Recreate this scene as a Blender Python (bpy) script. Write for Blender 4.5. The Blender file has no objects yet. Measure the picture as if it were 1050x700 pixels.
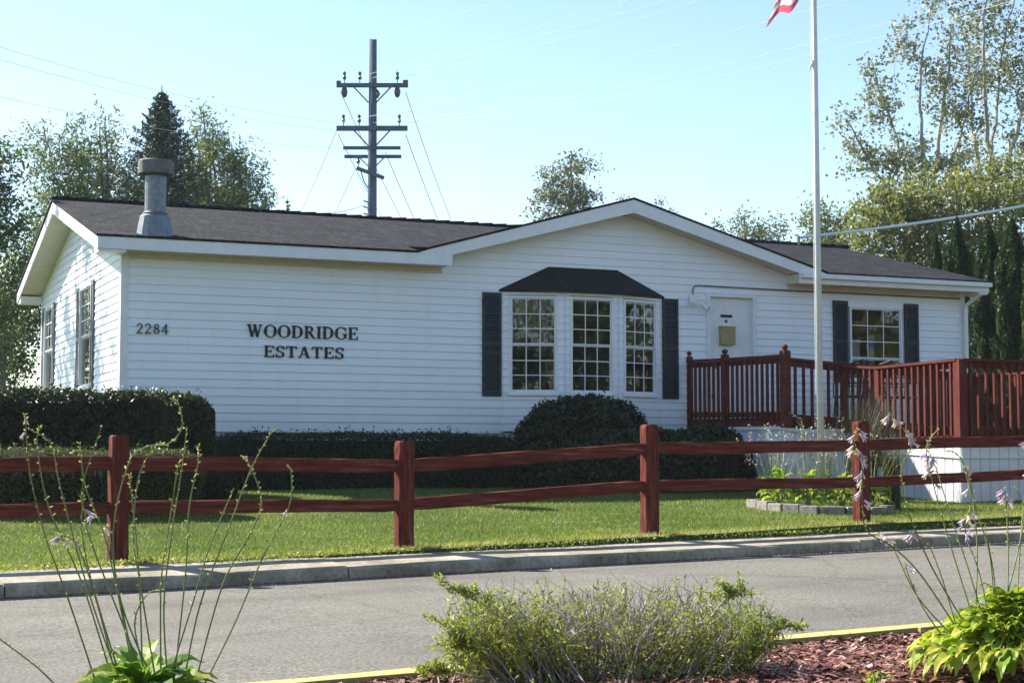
import bpy, math, random
import numpy as np
from mathutils import Vector, Matrix
R = math.radians
rng = np.random.default_rng(7)
random.seed(7)
S = bpy.context.scene
COL = S.collection

# ------------------------------------------------------------------ frames
# heights are first worked out relative to the eye and lifted by EYE at the end
EYE = 1.2
F = 1666.0
PITCH = math.atan(115 / F)
def at(px, py, Y):
    """world point seen at pixel (px,py) of the 1050x700 photo at ground distance Y"""
    u = (px - 525) / F; v = (350 - py) / F
    fy = math.cos(PITCH) - v * math.sin(PITCH); fz = math.sin(PITCH) + v * math.cos(PITCH)
    return Vector((u * Y / fy, Y, fz * Y / fy))
HA = R(23.8)                                   # direction of the house front
HC = Vector((-5.52, 22.9, 0))
HM = Matrix.Translation(HC) @ Matrix.Rotation(HA, 4, 'Z')
def hw(s, d, z=0.0): return HM @ Vector((s, d, z))
UU = Vector((.868, .497)); VV = Vector((-.497, .868))
def uv2w(u, v, z=0.0): return Vector((u * UU.x + v * VV.x, u * UU.y + v * VV.y, z))
def clampu(u): return np.clip(u, -12., 34.)
def road_z(u): return -1.115 + .0132 * (clampu(u) - 2.83)
def kerb_z(u): return -.965 + .0112 * (clampu(u) - 2.)
def fence_z(u): return -.945 + .0205 * (clampu(u) - 4.04)
def sst(x): x = np.clip(x, 0, 1); return x * x * (3 - 2 * x)
def lawn_z(u, v):
    t = sst((v - 13.9) / 7.5)
    return fence_z(u) * (1 - t) + (-.50) * t + .012 * np.sin(u * 1.7) * np.cos(v * 1.3)
def ground_z(x, y):
    u = x * UU.x + y * UU.y; v = x * VV.x + y * VV.y
    u = np.asarray(u, float); v = np.asarray(v, float)
    g = lawn_z(u, v)
    g = np.where(v < 13.6, road_z(u) - .16, g)
    bed = road_z(u) + .075 + .09 * sst((6.55 - v) / 1.5) + .012 * np.sin(u * 5.1) * np.sin(v * 4.3)
    g = np.where(v < 6.75, bed, g)
    return g
def gz(x, y): return float(ground_z(x, y))

# ------------------------------------------------------------------ mesh helpers
def winv(o):
    Mx = o.matrix_basis.copy()
    p = o.parent
    while p is not None: Mx = p.matrix_basis @ Mx; p = p.parent
    return Mx.inverted()
class MB:
    def __init__(self): self.v = []; self.f = []; self.m = []; self.mi = 0
    def poly(self, pts):
        n = len(self.v); self.v += [tuple(p) for p in pts]; self.f.append(tuple(range(n, n + len(pts)))); self.m.append(self.mi)
    def box(self, x0, x1, y0, y1, z0, z1, M=None):
        p = [Vector(q) for q in ((x0,y0,z0),(x1,y0,z0),(x1,y1,z0),(x0,y1,z0),(x0,y0,z1),(x1,y0,z1),(x1,y1,z1),(x0,y1,z1))]
        if M is not None: p = [M @ q for q in p]
        n = len(self.v); self.v += [tuple(q) for q in p]
        for q in ((0,3,2,1),(4,5,6,7),(0,1,5,4),(1,2,6,5),(2,3,7,6),(3,0,4,7)):
            self.f.append(tuple(n + i for i in q)); self.m.append(self.mi)
        return self
    def bar(self, a, b, w, h, up=(0,0,1), jit=0, seg=1):
        """rectangular bar from a to b, w wide (sideways), h tall"""
        a = Vector(a); b = Vector(b); d = (b - a).normalized(); up = Vector(up)
        if abs(d.dot(up)) > .99: up = Vector((0,1,0))
        sd = d.cross(up).normalized(); uu = sd.cross(d).normalized()
        rings = []
        for i in range(seg + 1):
            c = a.lerp(b, i / seg)
            n = len(self.v)
            for sx, sz in ((-1,-1),(1,-1),(1,1),(-1,1)):
                q = c + sd * (sx * w / 2 + random.uniform(-jit, jit)) + uu * (sz * h / 2 + random.uniform(-jit, jit))
                self.v.append(tuple(q))
            rings.append(n)
        for r0, r1 in zip(rings, rings[1:]):
            for k in range(4):
                k2 = (k + 1) % 4
                self.f.append((r0 + k, r0 + k2, r1 + k2, r1 + k)); self.m.append(self.mi)
        self.f.append((rings[0]+3, rings[0]+2, rings[0]+1, rings[0])); self.m.append(self.mi)
        self.f.append(tuple(rings[-1] + k for k in range(4))); self.m.append(self.mi)
        return self
    def tube(self, pts, rad, n=6, caps=True):
        pts = [Vector(p) for p in pts]
        if not hasattr(rad, '__len__'): rad = [rad] * len(pts)
        prev = None; rings = []
        for i, p in enumerate(pts):
            d = (pts[min(i+1, len(pts)-1)] - pts[max(i-1, 0)])
            d = d.normalized() if d.length > 1e-9 else Vector((0,0,1))
            if prev is None:
                ref = Vector((0,0,1)) if abs(d.z) < .9 else Vector((1,0,0))
                s = d.cross(ref).normalized()
            else:
                s = prev - d * prev.dot(d)
                s = s.normalized() if s.length > 1e-6 else d.cross(Vector((0,1,.3))).normalized()
            prev = s; t = d.cross(s)
            r0 = len(self.v)
            for k in range(n):
                a = 2 * math.pi * k / n
                self.v.append(tuple(p + (s * math.cos(a) + t * math.sin(a)) * rad[i]))
            rings.append(r0)
        for r0, r1 in zip(rings, rings[1:]):
            for k in range(n):
                k2 = (k + 1) % n
                self.f.append((r0+k, r0+k2, r1+k2, r1+k)); self.m.append(self.mi)
        if caps:
            self.f.append(tuple(rings[0] + k for k in reversed(range(n)))); self.m.append(self.mi)
            self.f.append(tuple(rings[-1] + k for k in range(n))); self.m.append(self.mi)
        return self
    def lathe(self, c, prof, n=16):
        self.tube([Vector(c) + Vector((0,0,z)) for r, z in prof], [r for r, z in prof], n)
        return self
    def prism(self, pts2, f0, f1):
        """extrude outline pts2 between two mappings f0(p), f1(p)"""
        n = len(self.v); k = len(pts2)
        self.v += [tuple(f0(p)) for p in pts2] + [tuple(f1(p)) for p in pts2]
        self.f.append(tuple(n + i for i in range(k))); self.m.append(self.mi)
        self.f.append(tuple(n + k + i for i in reversed(range(k)))); self.m.append(self.mi)
        for i in range(k):
            j = (i + 1) % k
            self.f.append((n+j, n+i, n+k+i, n+k+j)); self.m.append(self.mi)
        return self
    def build(self, name, mat, parent=None, local=False, smooth=False, bevel=0):
        me = bpy.data.meshes.new(name)
        v = self.v
        if parent is not None and not local:
            Mi = winv(parent)
            v = [tuple(Mi @ Vector(p)) for p in v]
        me.from_pydata(v, [], self.f)
        for m in (mat if isinstance(mat, (list, tuple)) else [mat]): me.materials.append(m)
        if isinstance(mat, (list, tuple)): me.polygons.foreach_set('material_index', self.m)
        if smooth: me.polygons.foreach_set('use_smooth', [True] * len(me.polygons))
        me.update()
        o = bpy.data.objects.new(name, me); COL.objects.link(o)
        if parent is not None: o.parent = parent
        if bevel:
            b = o.modifiers.new('bevel', 'BEVEL'); b.width = bevel; b.segments = 2; b.limit_method = 'ANGLE'
        return o

def tag(o, label=None, cat=None, group=None, kind=None):
    if label: o['label'] = label
    if cat: o['category'] = cat
    if group: o['group'] = group
    if kind: o['kind'] = kind
    return o
def thing(name, label, cat, loc=(0,0,0), rz=0, group=None):
    o = bpy.data.objects.new(name, None); COL.objects.link(o)
    o.empty_display_size = .2
    o.location = loc; o.rotation_euler = (0,0,rz)
    o.matrix_basis = Matrix.Translation(Vector(loc)) @ Matrix.Rotation(rz, 4, 'Z')
    return tag(o, label, cat, group)

def np_mesh(name, verts, fsize, mat, parent=None, tint=None, smooth=False):
    """verts (N*fsize,3), each consecutive fsize verts one face"""
    me = bpy.data.meshes.new(name)
    nv = len(verts); nf = nv // fsize
    if parent is not None:
        Mi = np.array(winv(parent))
        verts = verts @ Mi[:3,:3].T + Mi[:3,3]
    me.vertices.add(nv); me.vertices.foreach_set('co', np.ascontiguousarray(verts, np.float32).ravel())
    me.loops.add(nv); me.loops.foreach_set('vertex_index', np.arange(nv, dtype=np.int32))
    me.polygons.add(nf); me.polygons.foreach_set('loop_start', np.arange(nf, dtype=np.int32) * fsize)
    me.polygons.foreach_set('loop_total', np.full(nf, fsize, np.int32))
    me.materials.append(mat)
    me.update(calc_edges=True)
    if tint is not None:
        a = me.attributes.new('tint', 'FLOAT', 'POINT')
        a.data.foreach_set('value', np.repeat(tint, fsize).astype(np.float32))
    me.validate()
    o = bpy.data.objects.new(name, me); COL.objects.link(o)
    if parent is not None: o.parent = parent
    return o
def leaves_geo(c, size, asp=.55, up=0.0, r=rng, droop=None):
    """diamond leaves: centres (N,3), lengths (N)"""
    N = len(c)
    ax = r.normal(size=(N,3)); ax[:,2] += up
    ax /= np.linalg.norm(ax, axis=1, keepdims=True)
    o = r.normal(size=(N,3)); sd = np.cross(ax, o); sd /= np.linalg.norm(sd, axis=1, keepdims=True)
    L = np.asarray(size)[:,None] * .5 * np.ones((N,1))
    v = np.stack([c - ax*L, c + sd*L*asp, c + ax*L, c - sd*L*asp], axis=1)
    return v.reshape(-1, 3)

# ------------------------------------------------------------------ materials
def mat(name, build):
    m = bpy.data.materials.new(name); m.use_nodes = True
    nt = m.node_tree; nt.nodes.clear()
    out = nt.nodes.new('ShaderNodeOutputMaterial')
    build(nt, out); return m
def nd(nt, t, **kw):
    n = nt.nodes.new(t)
    for k, v in kw.items():
        if k.startswith('_'): setattr(n, k[1:], v)
        else: n.inputs[k.replace('__', ' ')].default_value = v
    return n
def ramp(nt, fac, stops):
    r = nt.nodes.new('ShaderNodeValToRGB'); e = r.color_ramp.elements
    while len(e) < len(stops): e.new(.5)
    for i, (p, c) in enumerate(stops):
        e[i].position = p; e[i].color = (c[0], c[1], c[2], 1)
    nt.links.new(fac, r.inputs[0]); return r.outputs[0]
def coords(nt, sc=(1,1,1), kind='Object'):
    t = nt.nodes.new('ShaderNodeTexCoord'); mp = nt.nodes.new('ShaderNodeMapping'); mp.inputs['Scale'].default_value = sc
    nt.links.new(t.outputs[kind], mp.inputs[0]); return mp.outputs[0]
def noise(nt, co, scale, detail=6, rough=.6):
    n = nd(nt, 'ShaderNodeTexNoise', Scale=scale, Detail=detail, Roughness=rough)
    nt.links.new(co, n.inputs['Vector']); return n.outputs[0]
def surf(name, stops, scale=8, rough=.7, bump=.2, bscale=60, spec=.3, sc=(1,1,1), metal=0, bdist=.01, stops2=None, scale2=1.):
    def b(nt, out):
        co = coords(nt, sc); p = nd(nt, 'ShaderNodeBsdfPrincipled', Roughness=rough, Metallic=metal)
        p.inputs['Specular IOR Level'].default_value = spec
        c = ramp(nt, noise(nt, co, scale), stops)
        if stops2:
            c2 = ramp(nt, noise(nt, co, scale2, 4), stops2)
            mx = nt.nodes.new('ShaderNodeMix'); mx.data_type = 'RGBA'; mx.blend_type = 'MULTIPLY'; mx.inputs[0].default_value = 1
            nt.links.new(c, mx.inputs[6]); nt.links.new(c2, mx.inputs[7]); c = mx.outputs[2]
        nt.links.new(c, p.inputs['Base Color'])
        if bump:
            bn = nd(nt, 'ShaderNodeBump', Strength=bump, Distance=bdist)
            nt.links.new(noise(nt, co, bscale, 3), bn.inputs['Height']); nt.links.new(bn.outputs[0], p.inputs['Normal'])
        nt.links.new(p.outputs[0], out.inputs[0])
    return mat(name, b)
def leafmat(name, stops, trans=.45, rough=.5, spec=.3, tcol=1.6):
    """leaf: tint attribute picks the leaf's own colour; light passes through the blade"""
    def b(nt, out):
        a = nd(nt, 'ShaderNodeAttribute', _attribute_name='tint')
        c = ramp(nt, a.outputs['Fac'], stops)
        p = nd(nt, 'ShaderNodeBsdfPrincipled', Roughness=rough); p.inputs['Specular IOR Level'].default_value = spec
        t = nt.nodes.new('ShaderNodeBsdfTranslucent')
        g = nd(nt, 'ShaderNodeMix', _data_type='RGBA', _blend_type='MULTIPLY'); g.inputs[0].default_value = 1
        g.inputs[7].default_value = (tcol, tcol*1.05, tcol*.55, 1)
        nt.links.new(c, g.inputs[6]); nt.links.new(c, p.inputs['Base Color']); nt.links.new(g.outputs[2], t.inputs[0])
        mx = nd(nt, 'ShaderNodeMixShader', Fac=trans)
        nt.links.new(p.outputs[0], mx.inputs[1]); nt.links.new(t.outputs[0], mx.inputs[2]); nt.links.new(mx.outputs[0], out.inputs[0])
    return mat(name, b)
def g3(c, k): return (c[0]*k, c[1]*k, c[2]*k)

M = {}
M['siding_'] = surf('white_vinyl', [(.25,(.66,.69,.73)),(.75,(.75,.78,.82))], 3, .55, .03, 30, .35, stops2=[(.3,(.88,.88,.87)),(.6,(1,1,1))], scale2=.9, sc=(.5,.5,1))
M['trim'] = surf('white_trim', [(.3,(.70,.71,.71)),(.7,(.80,.80,.80))], 6, .5, .02, 30, .35)
M['soffit'] = surf('cream_soffit', [(.3,(.60,.54,.44)),(.7,(.70,.64,.54))], 6, .6, .02, 30)
M['shutter'] = surf('dark_blue_paint', [(.3,(.009,.015,.020)),(.7,(.015,.023,.029))], 12, .5, .05, 60, .35)
M['awning'] = surf('black_awning_shingle', [(.3,(.012,.014,.017)),(.7,(.03,.032,.035))], 30, .9, .5, 120, .15)
M['steel'] = surf('galvanised_metal', [(.3,(.13,.145,.16)),(.7,(.23,.245,.26))], 14, .5, .06, 40, .5, metal=.75)
M['steel_dirty'] = surf('weathered_metal', [(.3,(.10,.10,.095)),(.7,(.19,.185,.175))], 14, .7, .1, 40, .4, metal=.5)
M['redwood'] = surf('oxblood_fence_paint', [(.25,(.06,.011,.010)),(.55,(.10,.020,.016)),(.8,(.16,.04,.032))], 9, .7, .5, 60, .25, sc=(1,1,.35), bdist=.006,
                    stops2=[(.3,(.55,.55,.55)),(.55,(1,1,1)),(.8,(1.35,1.3,1.25))], scale2=2.2)
M['deckwood'] = surf('redwood_deck_stain', [(.25,(.075,.018,.014)),(.6,(.125,.032,.023)),(.85,(.20,.066,.046))], 10, .75, .3, 60, .08, sc=(1,1,.3), bdist=.003)
M['asphalt'] = surf('worn_asphalt', [(.32,(.055,.053,.048)),(.5,(.118,.113,.100)),(.68,(.21,.20,.178))], 48, .9, .6, 160, .2, bdist=.006,
                    stops2=[(.3,(.84,.84,.84)),(.5,(1,1,1)),(.7,(1.1,1.09,1.07))], scale2=.55)
M['concrete'] = surf('kerb_concrete', [(.25,(.24,.21,.155)),(.5,(.39,.345,.265)),(.8,(.50,.45,.355))], 26, .9, .4, 120, .2, bdist=.006,
                    stops2=[(.35,(.55,.53,.48)),(.6,(1,1,1))], scale2=2.3)
M['yellow'] = surf('faded_yellow_kerb_paint', [(.3,(.27,.25,.13)),(.52,(.40,.365,.12)),(.75,(.26,.25,.19))], 18, .8, .3, 100, .2, bdist=.004)
M['black'] = surf('black_letter', [(.3,(.010,.010,.012)),(.7,(.02,.02,.022))], 20, .5, 0)
M['char'] = surf('charcoal_digit', [(.3,(.05,.052,.06)),(.7,(.08,.082,.09))], 20, .5, 0)
M['brass'] = surf('mustard_mailbox', [(.3,(.27,.22,.08)),(.7,(.36,.30,.12))], 14, .45, .05, 40, .5)
M['polewood'] = surf('hazed_pole_wood', [(.3,(.06,.078,.105)),(.7,(.125,.15,.19))], 20, .9, .4, 80, .1, sc=(1,1,.1))  # blue cast of distant haze put into the wood colour
M['insul'] = surf('dark_porcelain', [(.3,(.03,.035,.06)),(.7,(.06,.07,.10))], 20, .25, 0, 1, .5)
M['wire'] = surf('aluminium_wire', [(.3,(.50,.53,.55)),(.7,(.58,.61,.63))], 5, .6, 0, 1, .3)
M['wiredark'] = surf('dull_wire', [(.3,(.36,.40,.44)),(.7,(.45,.49,.53))], 5, .6, 0, 1, .3)
M['flagpole'] = surf('white_flagpole_paint', [(.3,(.55,.56,.58)),(.7,(.68,.69,.70))], 6, .4, .02, 30, .5)
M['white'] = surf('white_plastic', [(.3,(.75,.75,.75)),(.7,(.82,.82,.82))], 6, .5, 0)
M['stone'] = surf('grey_paver_stone', [(.3,(.13,.12,.10)),(.5,(.24,.22,.185)),(.75,(.36,.335,.29))], 22, .9, .4, 70, .2)
M['iron'] = surf('black_iron', [(.3,(.014,.012,.012)),(.7,(.03,.026,.024))], 14, .5, .05, 40, .4)
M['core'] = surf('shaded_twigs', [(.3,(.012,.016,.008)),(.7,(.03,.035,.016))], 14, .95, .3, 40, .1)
M['bark'] = surf('grey_bark', [(.3,(.10,.085,.07)),(.7,(.22,.195,.165))], 9, .9, .6, 30, .1, sc=(1,1,.3))
M['bark_pale'] = surf('pale_bark', [(.3,(.22,.20,.17)),(.7,(.40,.37,.32))], 9, .9, .5, 30, .1, sc=(1,1,.3))
M['terracotta'] = surf('terracotta', [(.3,(.22,.09,.05)),(.7,(.3,.13,.08))], 9, .8, .1, 30, .2)
M['floor_in'] = surf('room_lining', [(.3,(.14,.145,.15)),(.7,(.19,.195,.20))], 4, .9, 0)
M['reflection_sheet'] = surf('tan_reflection_sheet', [(.3,(.16,.125,.075)),(.7,(.42,.35,.24))], 5, .9, 0, sc=(14,1,.3))  # streaky tan that imitates a reflection in the glass
M['skirt'] = surf('white_skirting', [(.25,(.62,.63,.63)),(.75,(.74,.75,.76))], 4, .6, .03, 30, .3)
M['screen'] = surf('insect_screen', [(.3,(.03,.03,.034)),(.7,(.05,.05,.055))], 90, .9, 0)

def b_siding(nt, out):
    co = coords(nt); p = nd(nt, 'ShaderNodeBsdfPrincipled', Roughness=.5); p.inputs['Specular IOR Level'].default_value = .35
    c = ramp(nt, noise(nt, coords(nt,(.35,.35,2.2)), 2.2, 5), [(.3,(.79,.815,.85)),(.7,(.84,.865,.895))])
    st_ = ramp(nt, noise(nt, coords(nt,(1.6,1.6,.25)), 2.6, 6, .7), [(.34,(.95,.945,.93)),(.5,(1,1,1))])
    spk = ramp(nt, noise(nt, co, 38, 3), [(.26,(.88,.87,.84)),(.34,(1,1,1))])
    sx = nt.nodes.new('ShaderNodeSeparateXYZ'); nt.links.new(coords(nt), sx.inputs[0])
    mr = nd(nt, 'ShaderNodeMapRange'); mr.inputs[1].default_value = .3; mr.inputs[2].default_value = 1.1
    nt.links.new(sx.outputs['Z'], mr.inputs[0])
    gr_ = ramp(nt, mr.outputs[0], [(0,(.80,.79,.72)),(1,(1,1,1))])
    cur = c
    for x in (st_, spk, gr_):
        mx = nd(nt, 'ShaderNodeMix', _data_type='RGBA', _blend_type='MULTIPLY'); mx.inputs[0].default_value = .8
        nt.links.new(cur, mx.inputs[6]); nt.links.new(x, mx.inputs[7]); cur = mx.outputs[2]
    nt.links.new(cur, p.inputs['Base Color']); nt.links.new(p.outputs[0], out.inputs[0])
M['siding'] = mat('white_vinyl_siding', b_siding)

def b_asph(nt, out):
    co = coords(nt); p = nd(nt, 'ShaderNodeBsdfPrincipled', Roughness=.9); p.inputs['Specular IOR Level'].default_value = .2
    c = ramp(nt, noise(nt, co, 48, 6), [(.32,(.070,.066,.057)),(.5,(.140,.132,.113)),(.68,(.24,.225,.192))])
    big = ramp(nt, noise(nt, coords(nt,(1,1,1)), .6, 5, .65), [(.32,(.82,.81,.80)),(.5,(1,1,1)),(.68,(1.12,1.11,1.08))])
    # long tyre-worn bands run with the road
    t = nt.nodes.new('ShaderNodeTexCoord'); mp = nt.nodes.new('ShaderNodeMapping'); mp.inputs['Rotation'].default_value = (0,0,-math.atan2(.497,.868)); mp.vector_type = 'POINT'
    nt.links.new(t.outputs['Object'], mp.inputs[0]); mp2 = nt.nodes.new('ShaderNodeMapping'); mp2.inputs['Scale'].default_value = (.05,1.1,1); nt.links.new(mp.outputs[0], mp2.inputs[0])
    band = ramp(nt, noise(nt, mp2.outputs[0], 1.3, 4), [(.35,(.86,.86,.86)),(.6,(1.06,1.06,1.05))])
    v = nd(nt, 'ShaderNodeTexVoronoi', Scale=.42, _feature='DISTANCE_TO_EDGE')
    nz = nd(nt, 'ShaderNodeTexNoise', Scale=1.7, Detail=5); nt.links.new(co, nz.inputs['Vector'])
    ad = nd(nt, 'ShaderNodeMix', _data_type='VECTOR'); ad.inputs[0].default_value = .35
    nt.links.new(co, ad.inputs[4]); nt.links.new(nz.outputs[1], ad.inputs[5]); nt.links.new(ad.outputs[1], v.inputs['Vector'])
    cr = ramp(nt, v.outputs[0], [(0,(.42,.42,.42)),(.006,(.6,.6,.6)),(.010,(1,1,1))])
    cur = c
    for x, f_ in ((big,1),(band,.8),(cr,.32)):
        mx = nd(nt, 'ShaderNodeMix', _data_type='RGBA', _blend_type='MULTIPLY'); mx.inputs[0].default_value = f_
        nt.links.new(cur, mx.inputs[6]); nt.links.new(x, mx.inputs[7]); cur = mx.outputs[2]
    bn = nd(nt, 'ShaderNodeBump', Strength=.6, Distance=.006); nt.links.new(noise(nt, co, 110, 3), bn.inputs['Height']); nt.links.new(bn.outputs[0], p.inputs['Normal'])
    nt.links.new(cur, p.inputs['Base Color']); nt.links.new(p.outputs[0], out.inputs[0])
M['asphalt'] = mat('worn_asphalt_road', b_asph)

def b_roof(nt, out):
    co = coords(nt)
    br = nd(nt, 'ShaderNodeTexBrick', Scale=1.0, Mortar__Size=.006, Bias=0.0)
    br.inputs['Brick Width'].default_value = .32; br.inputs['Row Height'].default_value = .14
    br.inputs['Color1'].default_value = (.011,.013,.017,1); br.inputs['Color2'].default_value = (.030,.032,.038,1); br.inputs['Mortar'].default_value = (.02,.02,.02,1)
    nt.links.new(co, br.inputs['Vector'])
    c = ramp(nt, noise(nt, coords(nt,(1,.14,.14)), 22, 4, .7), [(.34,(.20,.21,.24)),(.5,(.62,.64,.68)),(.66,(1.75,1.72,1.7))])
    c2 = ramp(nt, noise(nt, coords(nt,(1,.5,.5)), 2.6, 4), [(.3,(.65,.66,.68)),(.7,(1.2,1.18,1.15))])
    m1 = nd(nt, 'ShaderNodeMix', _data_type='RGBA', _blend_type='MULTIPLY'); m1.inputs[0].default_value = 1
    m2 = nd(nt, 'ShaderNodeMix', _data_type='RGBA', _blend_type='MULTIPLY'); m2.inputs[0].default_value = 1
    nt.links.new(br.outputs[0], m1.inputs[6]); nt.links.new(c, m1.inputs[7]); nt.links.new(m1.outputs[2], m2.inputs[6]); nt.links.new(c2, m2.inputs[7])
    p = nd(nt, 'ShaderNodeBsdfPrincipled', Roughness=.95); p.inputs['Specular IOR Level'].default_value = .15
    bn = nd(nt, 'ShaderNodeBump', Strength=.6, Distance=.01); nt.links.new(noise(nt, co, 90, 2), bn.inputs['Height'])
    nt.links.new(bn.outputs[0], p.inputs['Normal'])
    nt.links.new(m2.outputs[2], p.inputs['Base Color']); nt.links.new(p.outputs[0], out.inputs[0])
M['roof'] = mat('asphalt_shingles', b_roof)

def b_glass(nt, out):
    co = coords(nt)
    bn = nd(nt, 'ShaderNodeBump', Strength=.12, Distance=.02); nt.links.new(noise(nt, co, 1.6, 2), bn.inputs['Height'])
    g = nd(nt, 'ShaderNodeBsdfGlossy', Roughness=.015); g.inputs[0].default_value = (1,1,1,1)
    t = nt.nodes.new('ShaderNodeBsdfTransparent'); t.inputs[0].default_value = (.72,.76,.74,1)
    fr = nd(nt, 'ShaderNodeFresnel', IOR=1.75)
    mx = nt.nodes.new('ShaderNodeMixShader')
    nt.links.new(bn.outputs[0], g.inputs['Normal'])
    nt.links.new(fr.outputs[0], mx.inputs[0]); nt.links.new(t.outputs[0], mx.inputs[1]); nt.links.new(g.outputs[0], mx.inputs[2])
    nt.links.new(mx.outputs[0], out.inputs[0])
M['glass'] = mat('window_glass', b_glass)

def b_ground(nt, out):
    co = coords(nt)
    c = ramp(nt, noise(nt, co, 30, 5), [(.3,(.030,.050,.012)),(.55,(.06,.085,.022)),(.75,(.10,.11,.04))])
    c2 = ramp(nt, noise(nt, co, .8, 3), [(.3,(.8,.85,.8)),(.7,(1.15,1.1,1.1))])
    m2 = nd(nt, 'ShaderNodeMix', _data_type='RGBA', _blend_type='MULTIPLY'); m2.inputs[0].default_value = 1
    nt.links.new(c, m2.inputs[6]); nt.links.new(c2, m2.inputs[7])
    p = nd(nt, 'ShaderNodeBsdfPrincipled', Roughness=.95); p.inputs['Specular IOR Level'].default_value = .1
    bn = nd(nt, 'ShaderNodeBump', Strength=.5, Distance=.02); nt.links.new(noise(nt, co, 60, 3), bn.inputs['Height']); nt.links.new(bn.outputs[0], p.inputs['Normal'])
    nt.links.new(m2.outputs[2], p.inputs['Base Color']); nt.links.new(p.outputs[0], out.inputs[0])
M['ground'] = mat('turf_soil', b_ground)
M['soil'] = surf('mulch_soil', [(.3,(.035,.016,.012)),(.7,(.09,.035,.026))], 40, .95, .6, 90, .1)
M['mulch'] = leafmat('red_mulch_chips', [(0,(.07,.022,.014)),(.5,(.20,.070,.045)),(.8,(.33,.15,.105)),(1,(.58,.42,.34))], trans=.0, rough=.55, spec=.5)
M['grass'] = leafmat('grass_blades', [(0,(.075,.125,.022)),(.45,(.15,.205,.042)),(.75,(.26,.275,.085)),(1,(.42,.36,.19))], trans=.42, tcol=1.35)
M['leaf_mid'] = leafmat('willow_leaves', [(0,(.045,.075,.03)),(.5,(.12,.16,.065)),(1,(.26,.28,.14))], .3, tcol=1.3)
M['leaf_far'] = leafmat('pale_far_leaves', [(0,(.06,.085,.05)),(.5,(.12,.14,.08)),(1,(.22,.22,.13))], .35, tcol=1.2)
M['leaf_poplar'] = leafmat('poplar_leaves', [(0,(.06,.08,.05)),(.5,(.15,.17,.11)),(1,(.38,.38,.28))], .3, .4, .5, tcol=1.2)
M['leaf_olive'] = leafmat('olive_leaves', [(0,(.07,.085,.025)),(.5,(.15,.165,.055)),(1,(.30,.28,.12))], .45, tcol=1.4)
M['needle'] = leafmat('spruce_needles', [(0,(.016,.036,.022)),(.6,(.042,.075,.045)),(1,(.09,.13,.08))], .1)
M['cedar'] = leafmat('cedar_sprays', [(0,(.006,.022,.005)),(.5,(.018,.048,.009)),(1,(.05,.10,.020))], .2)
M['hedge'] = leafmat('yew_hedge_leaves', [(0,(.008,.016,.006)),(.5,(.021,.036,.011)),(.85,(.06,.08,.028)),(1,(.14,.14,.06))], .2, .45, .4)
M['lowhedge'] = leafmat('low_hedge_leaves', [(0,(.02,.032,.010)),(.5,(.045,.065,.018)),(1,(.12,.13,.04))], .3)
M['shrub'] = leafmat('spirea_leaves', [(0,(.07,.13,.015)),(.5,(.20,.25,.04)),(1,(.42,.40,.10))], .4, tcol=1.3)
M['twig'] = surf('grey_twig', [(.3,(.20,.165,.155)),(.7,(.48,.42,.40))], 9, .8, 0)
M['stalk'] = surf('green_stalk', [(.3,(.10,.15,.035)),(.7,(.22,.26,.09))], 9, .5, 0)
M['bud'] = leafmat('pale_buds', [(0,(.20,.26,.08)),(.6,(.45,.45,.25)),(1,(.65,.60,.50))], .4, tcol=1.1)
M['lilac'] = leafmat('lilac_petals', [(0,(.38,.30,.50)),(.6,(.62,.52,.70)),(1,(.8,.72,.8))], .35, tcol=1.0)
M['whitef'] = leafmat('faded_flower_sprays', [(0,(.30,.25,.25)),(.6,(.52,.45,.50)),(1,(.72,.65,.72))], .3, tcol=1.0)
M['hosta'] = leafmat('hosta_green', [(0,(.06,.14,.018)),(.5,(.15,.27,.04)),(.85,(.34,.41,.07)),(1,(.45,.24,.06))], .4, .5, .3, tcol=1.3)
M['hosta_gold'] = leafmat('hosta_gold', [(0,(.14,.24,.02)),(.5,(.29,.37,.035)),(.9,(.46,.46,.06)),(1,(.50,.44,.07))], .42, .5, .3, tcol=1.15)
M['drygrass'] = leafmat('dry_grass_blades', [(0,(.015,.014,.008)),(.5,(.035,.030,.016)),(1,(.10,.085,.045))], .3)

def b_flag(nt, out):
    a = nd(nt, 'ShaderNodeAttribute', _attribute_name='tint')
    c = ramp(nt, a.outputs['Fac'], [(0,(.75,.74,.74)),(.4,(.55,.10,.15)),(.8,(.03,.04,.18))])
    for r in nt.nodes:
        if r.type == 'VALTORGB': r.color_ramp.interpolation = 'CONSTANT'
    d = nt.nodes.new('ShaderNodeBsdfDiffuse'); t = nt.nodes.new('ShaderNodeBsdfTranslucent')
    nt.links.new(c, d.inputs[0]); nt.links.new(c, t.inputs[0])
    mx = nd(nt, 'ShaderNodeMixShader', Fac=.5); nt.links.new(d.outputs[0], mx.inputs[1]); nt.links.new(t.outputs[0], mx.inputs[2]); nt.links.new(mx.outputs[0], out.inputs[0])
M['flag'] = mat('flag_cloth', b_flag)

M['redrail'] = surf('oxblood_rail_grain', [(.25,(.05,.011,.008)),(.48,(.115,.026,.018)),(.62,(.17,.048,.034)),(.72,(.28,.15,.11))], 5, .85, .5, 14, .08, sc=(.55,7,7), bdist=.008, stops2=[(.3,(.7,.7,.7)),(.6,(1,1,1))], scale2=.8)
M['redpost'] = surf('oxblood_post_grain', [(.25,(.05,.011,.008)),(.48,(.115,.026,.018)),(.62,(.17,.048,.034)),(.72,(.28,.15,.11))], 5, .85, .5, 14, .08, sc=(7,7,.7), bdist=.008, stops2=[(.3,(.7,.7,.7)),(.6,(1,1,1))], scale2=.8)
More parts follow.
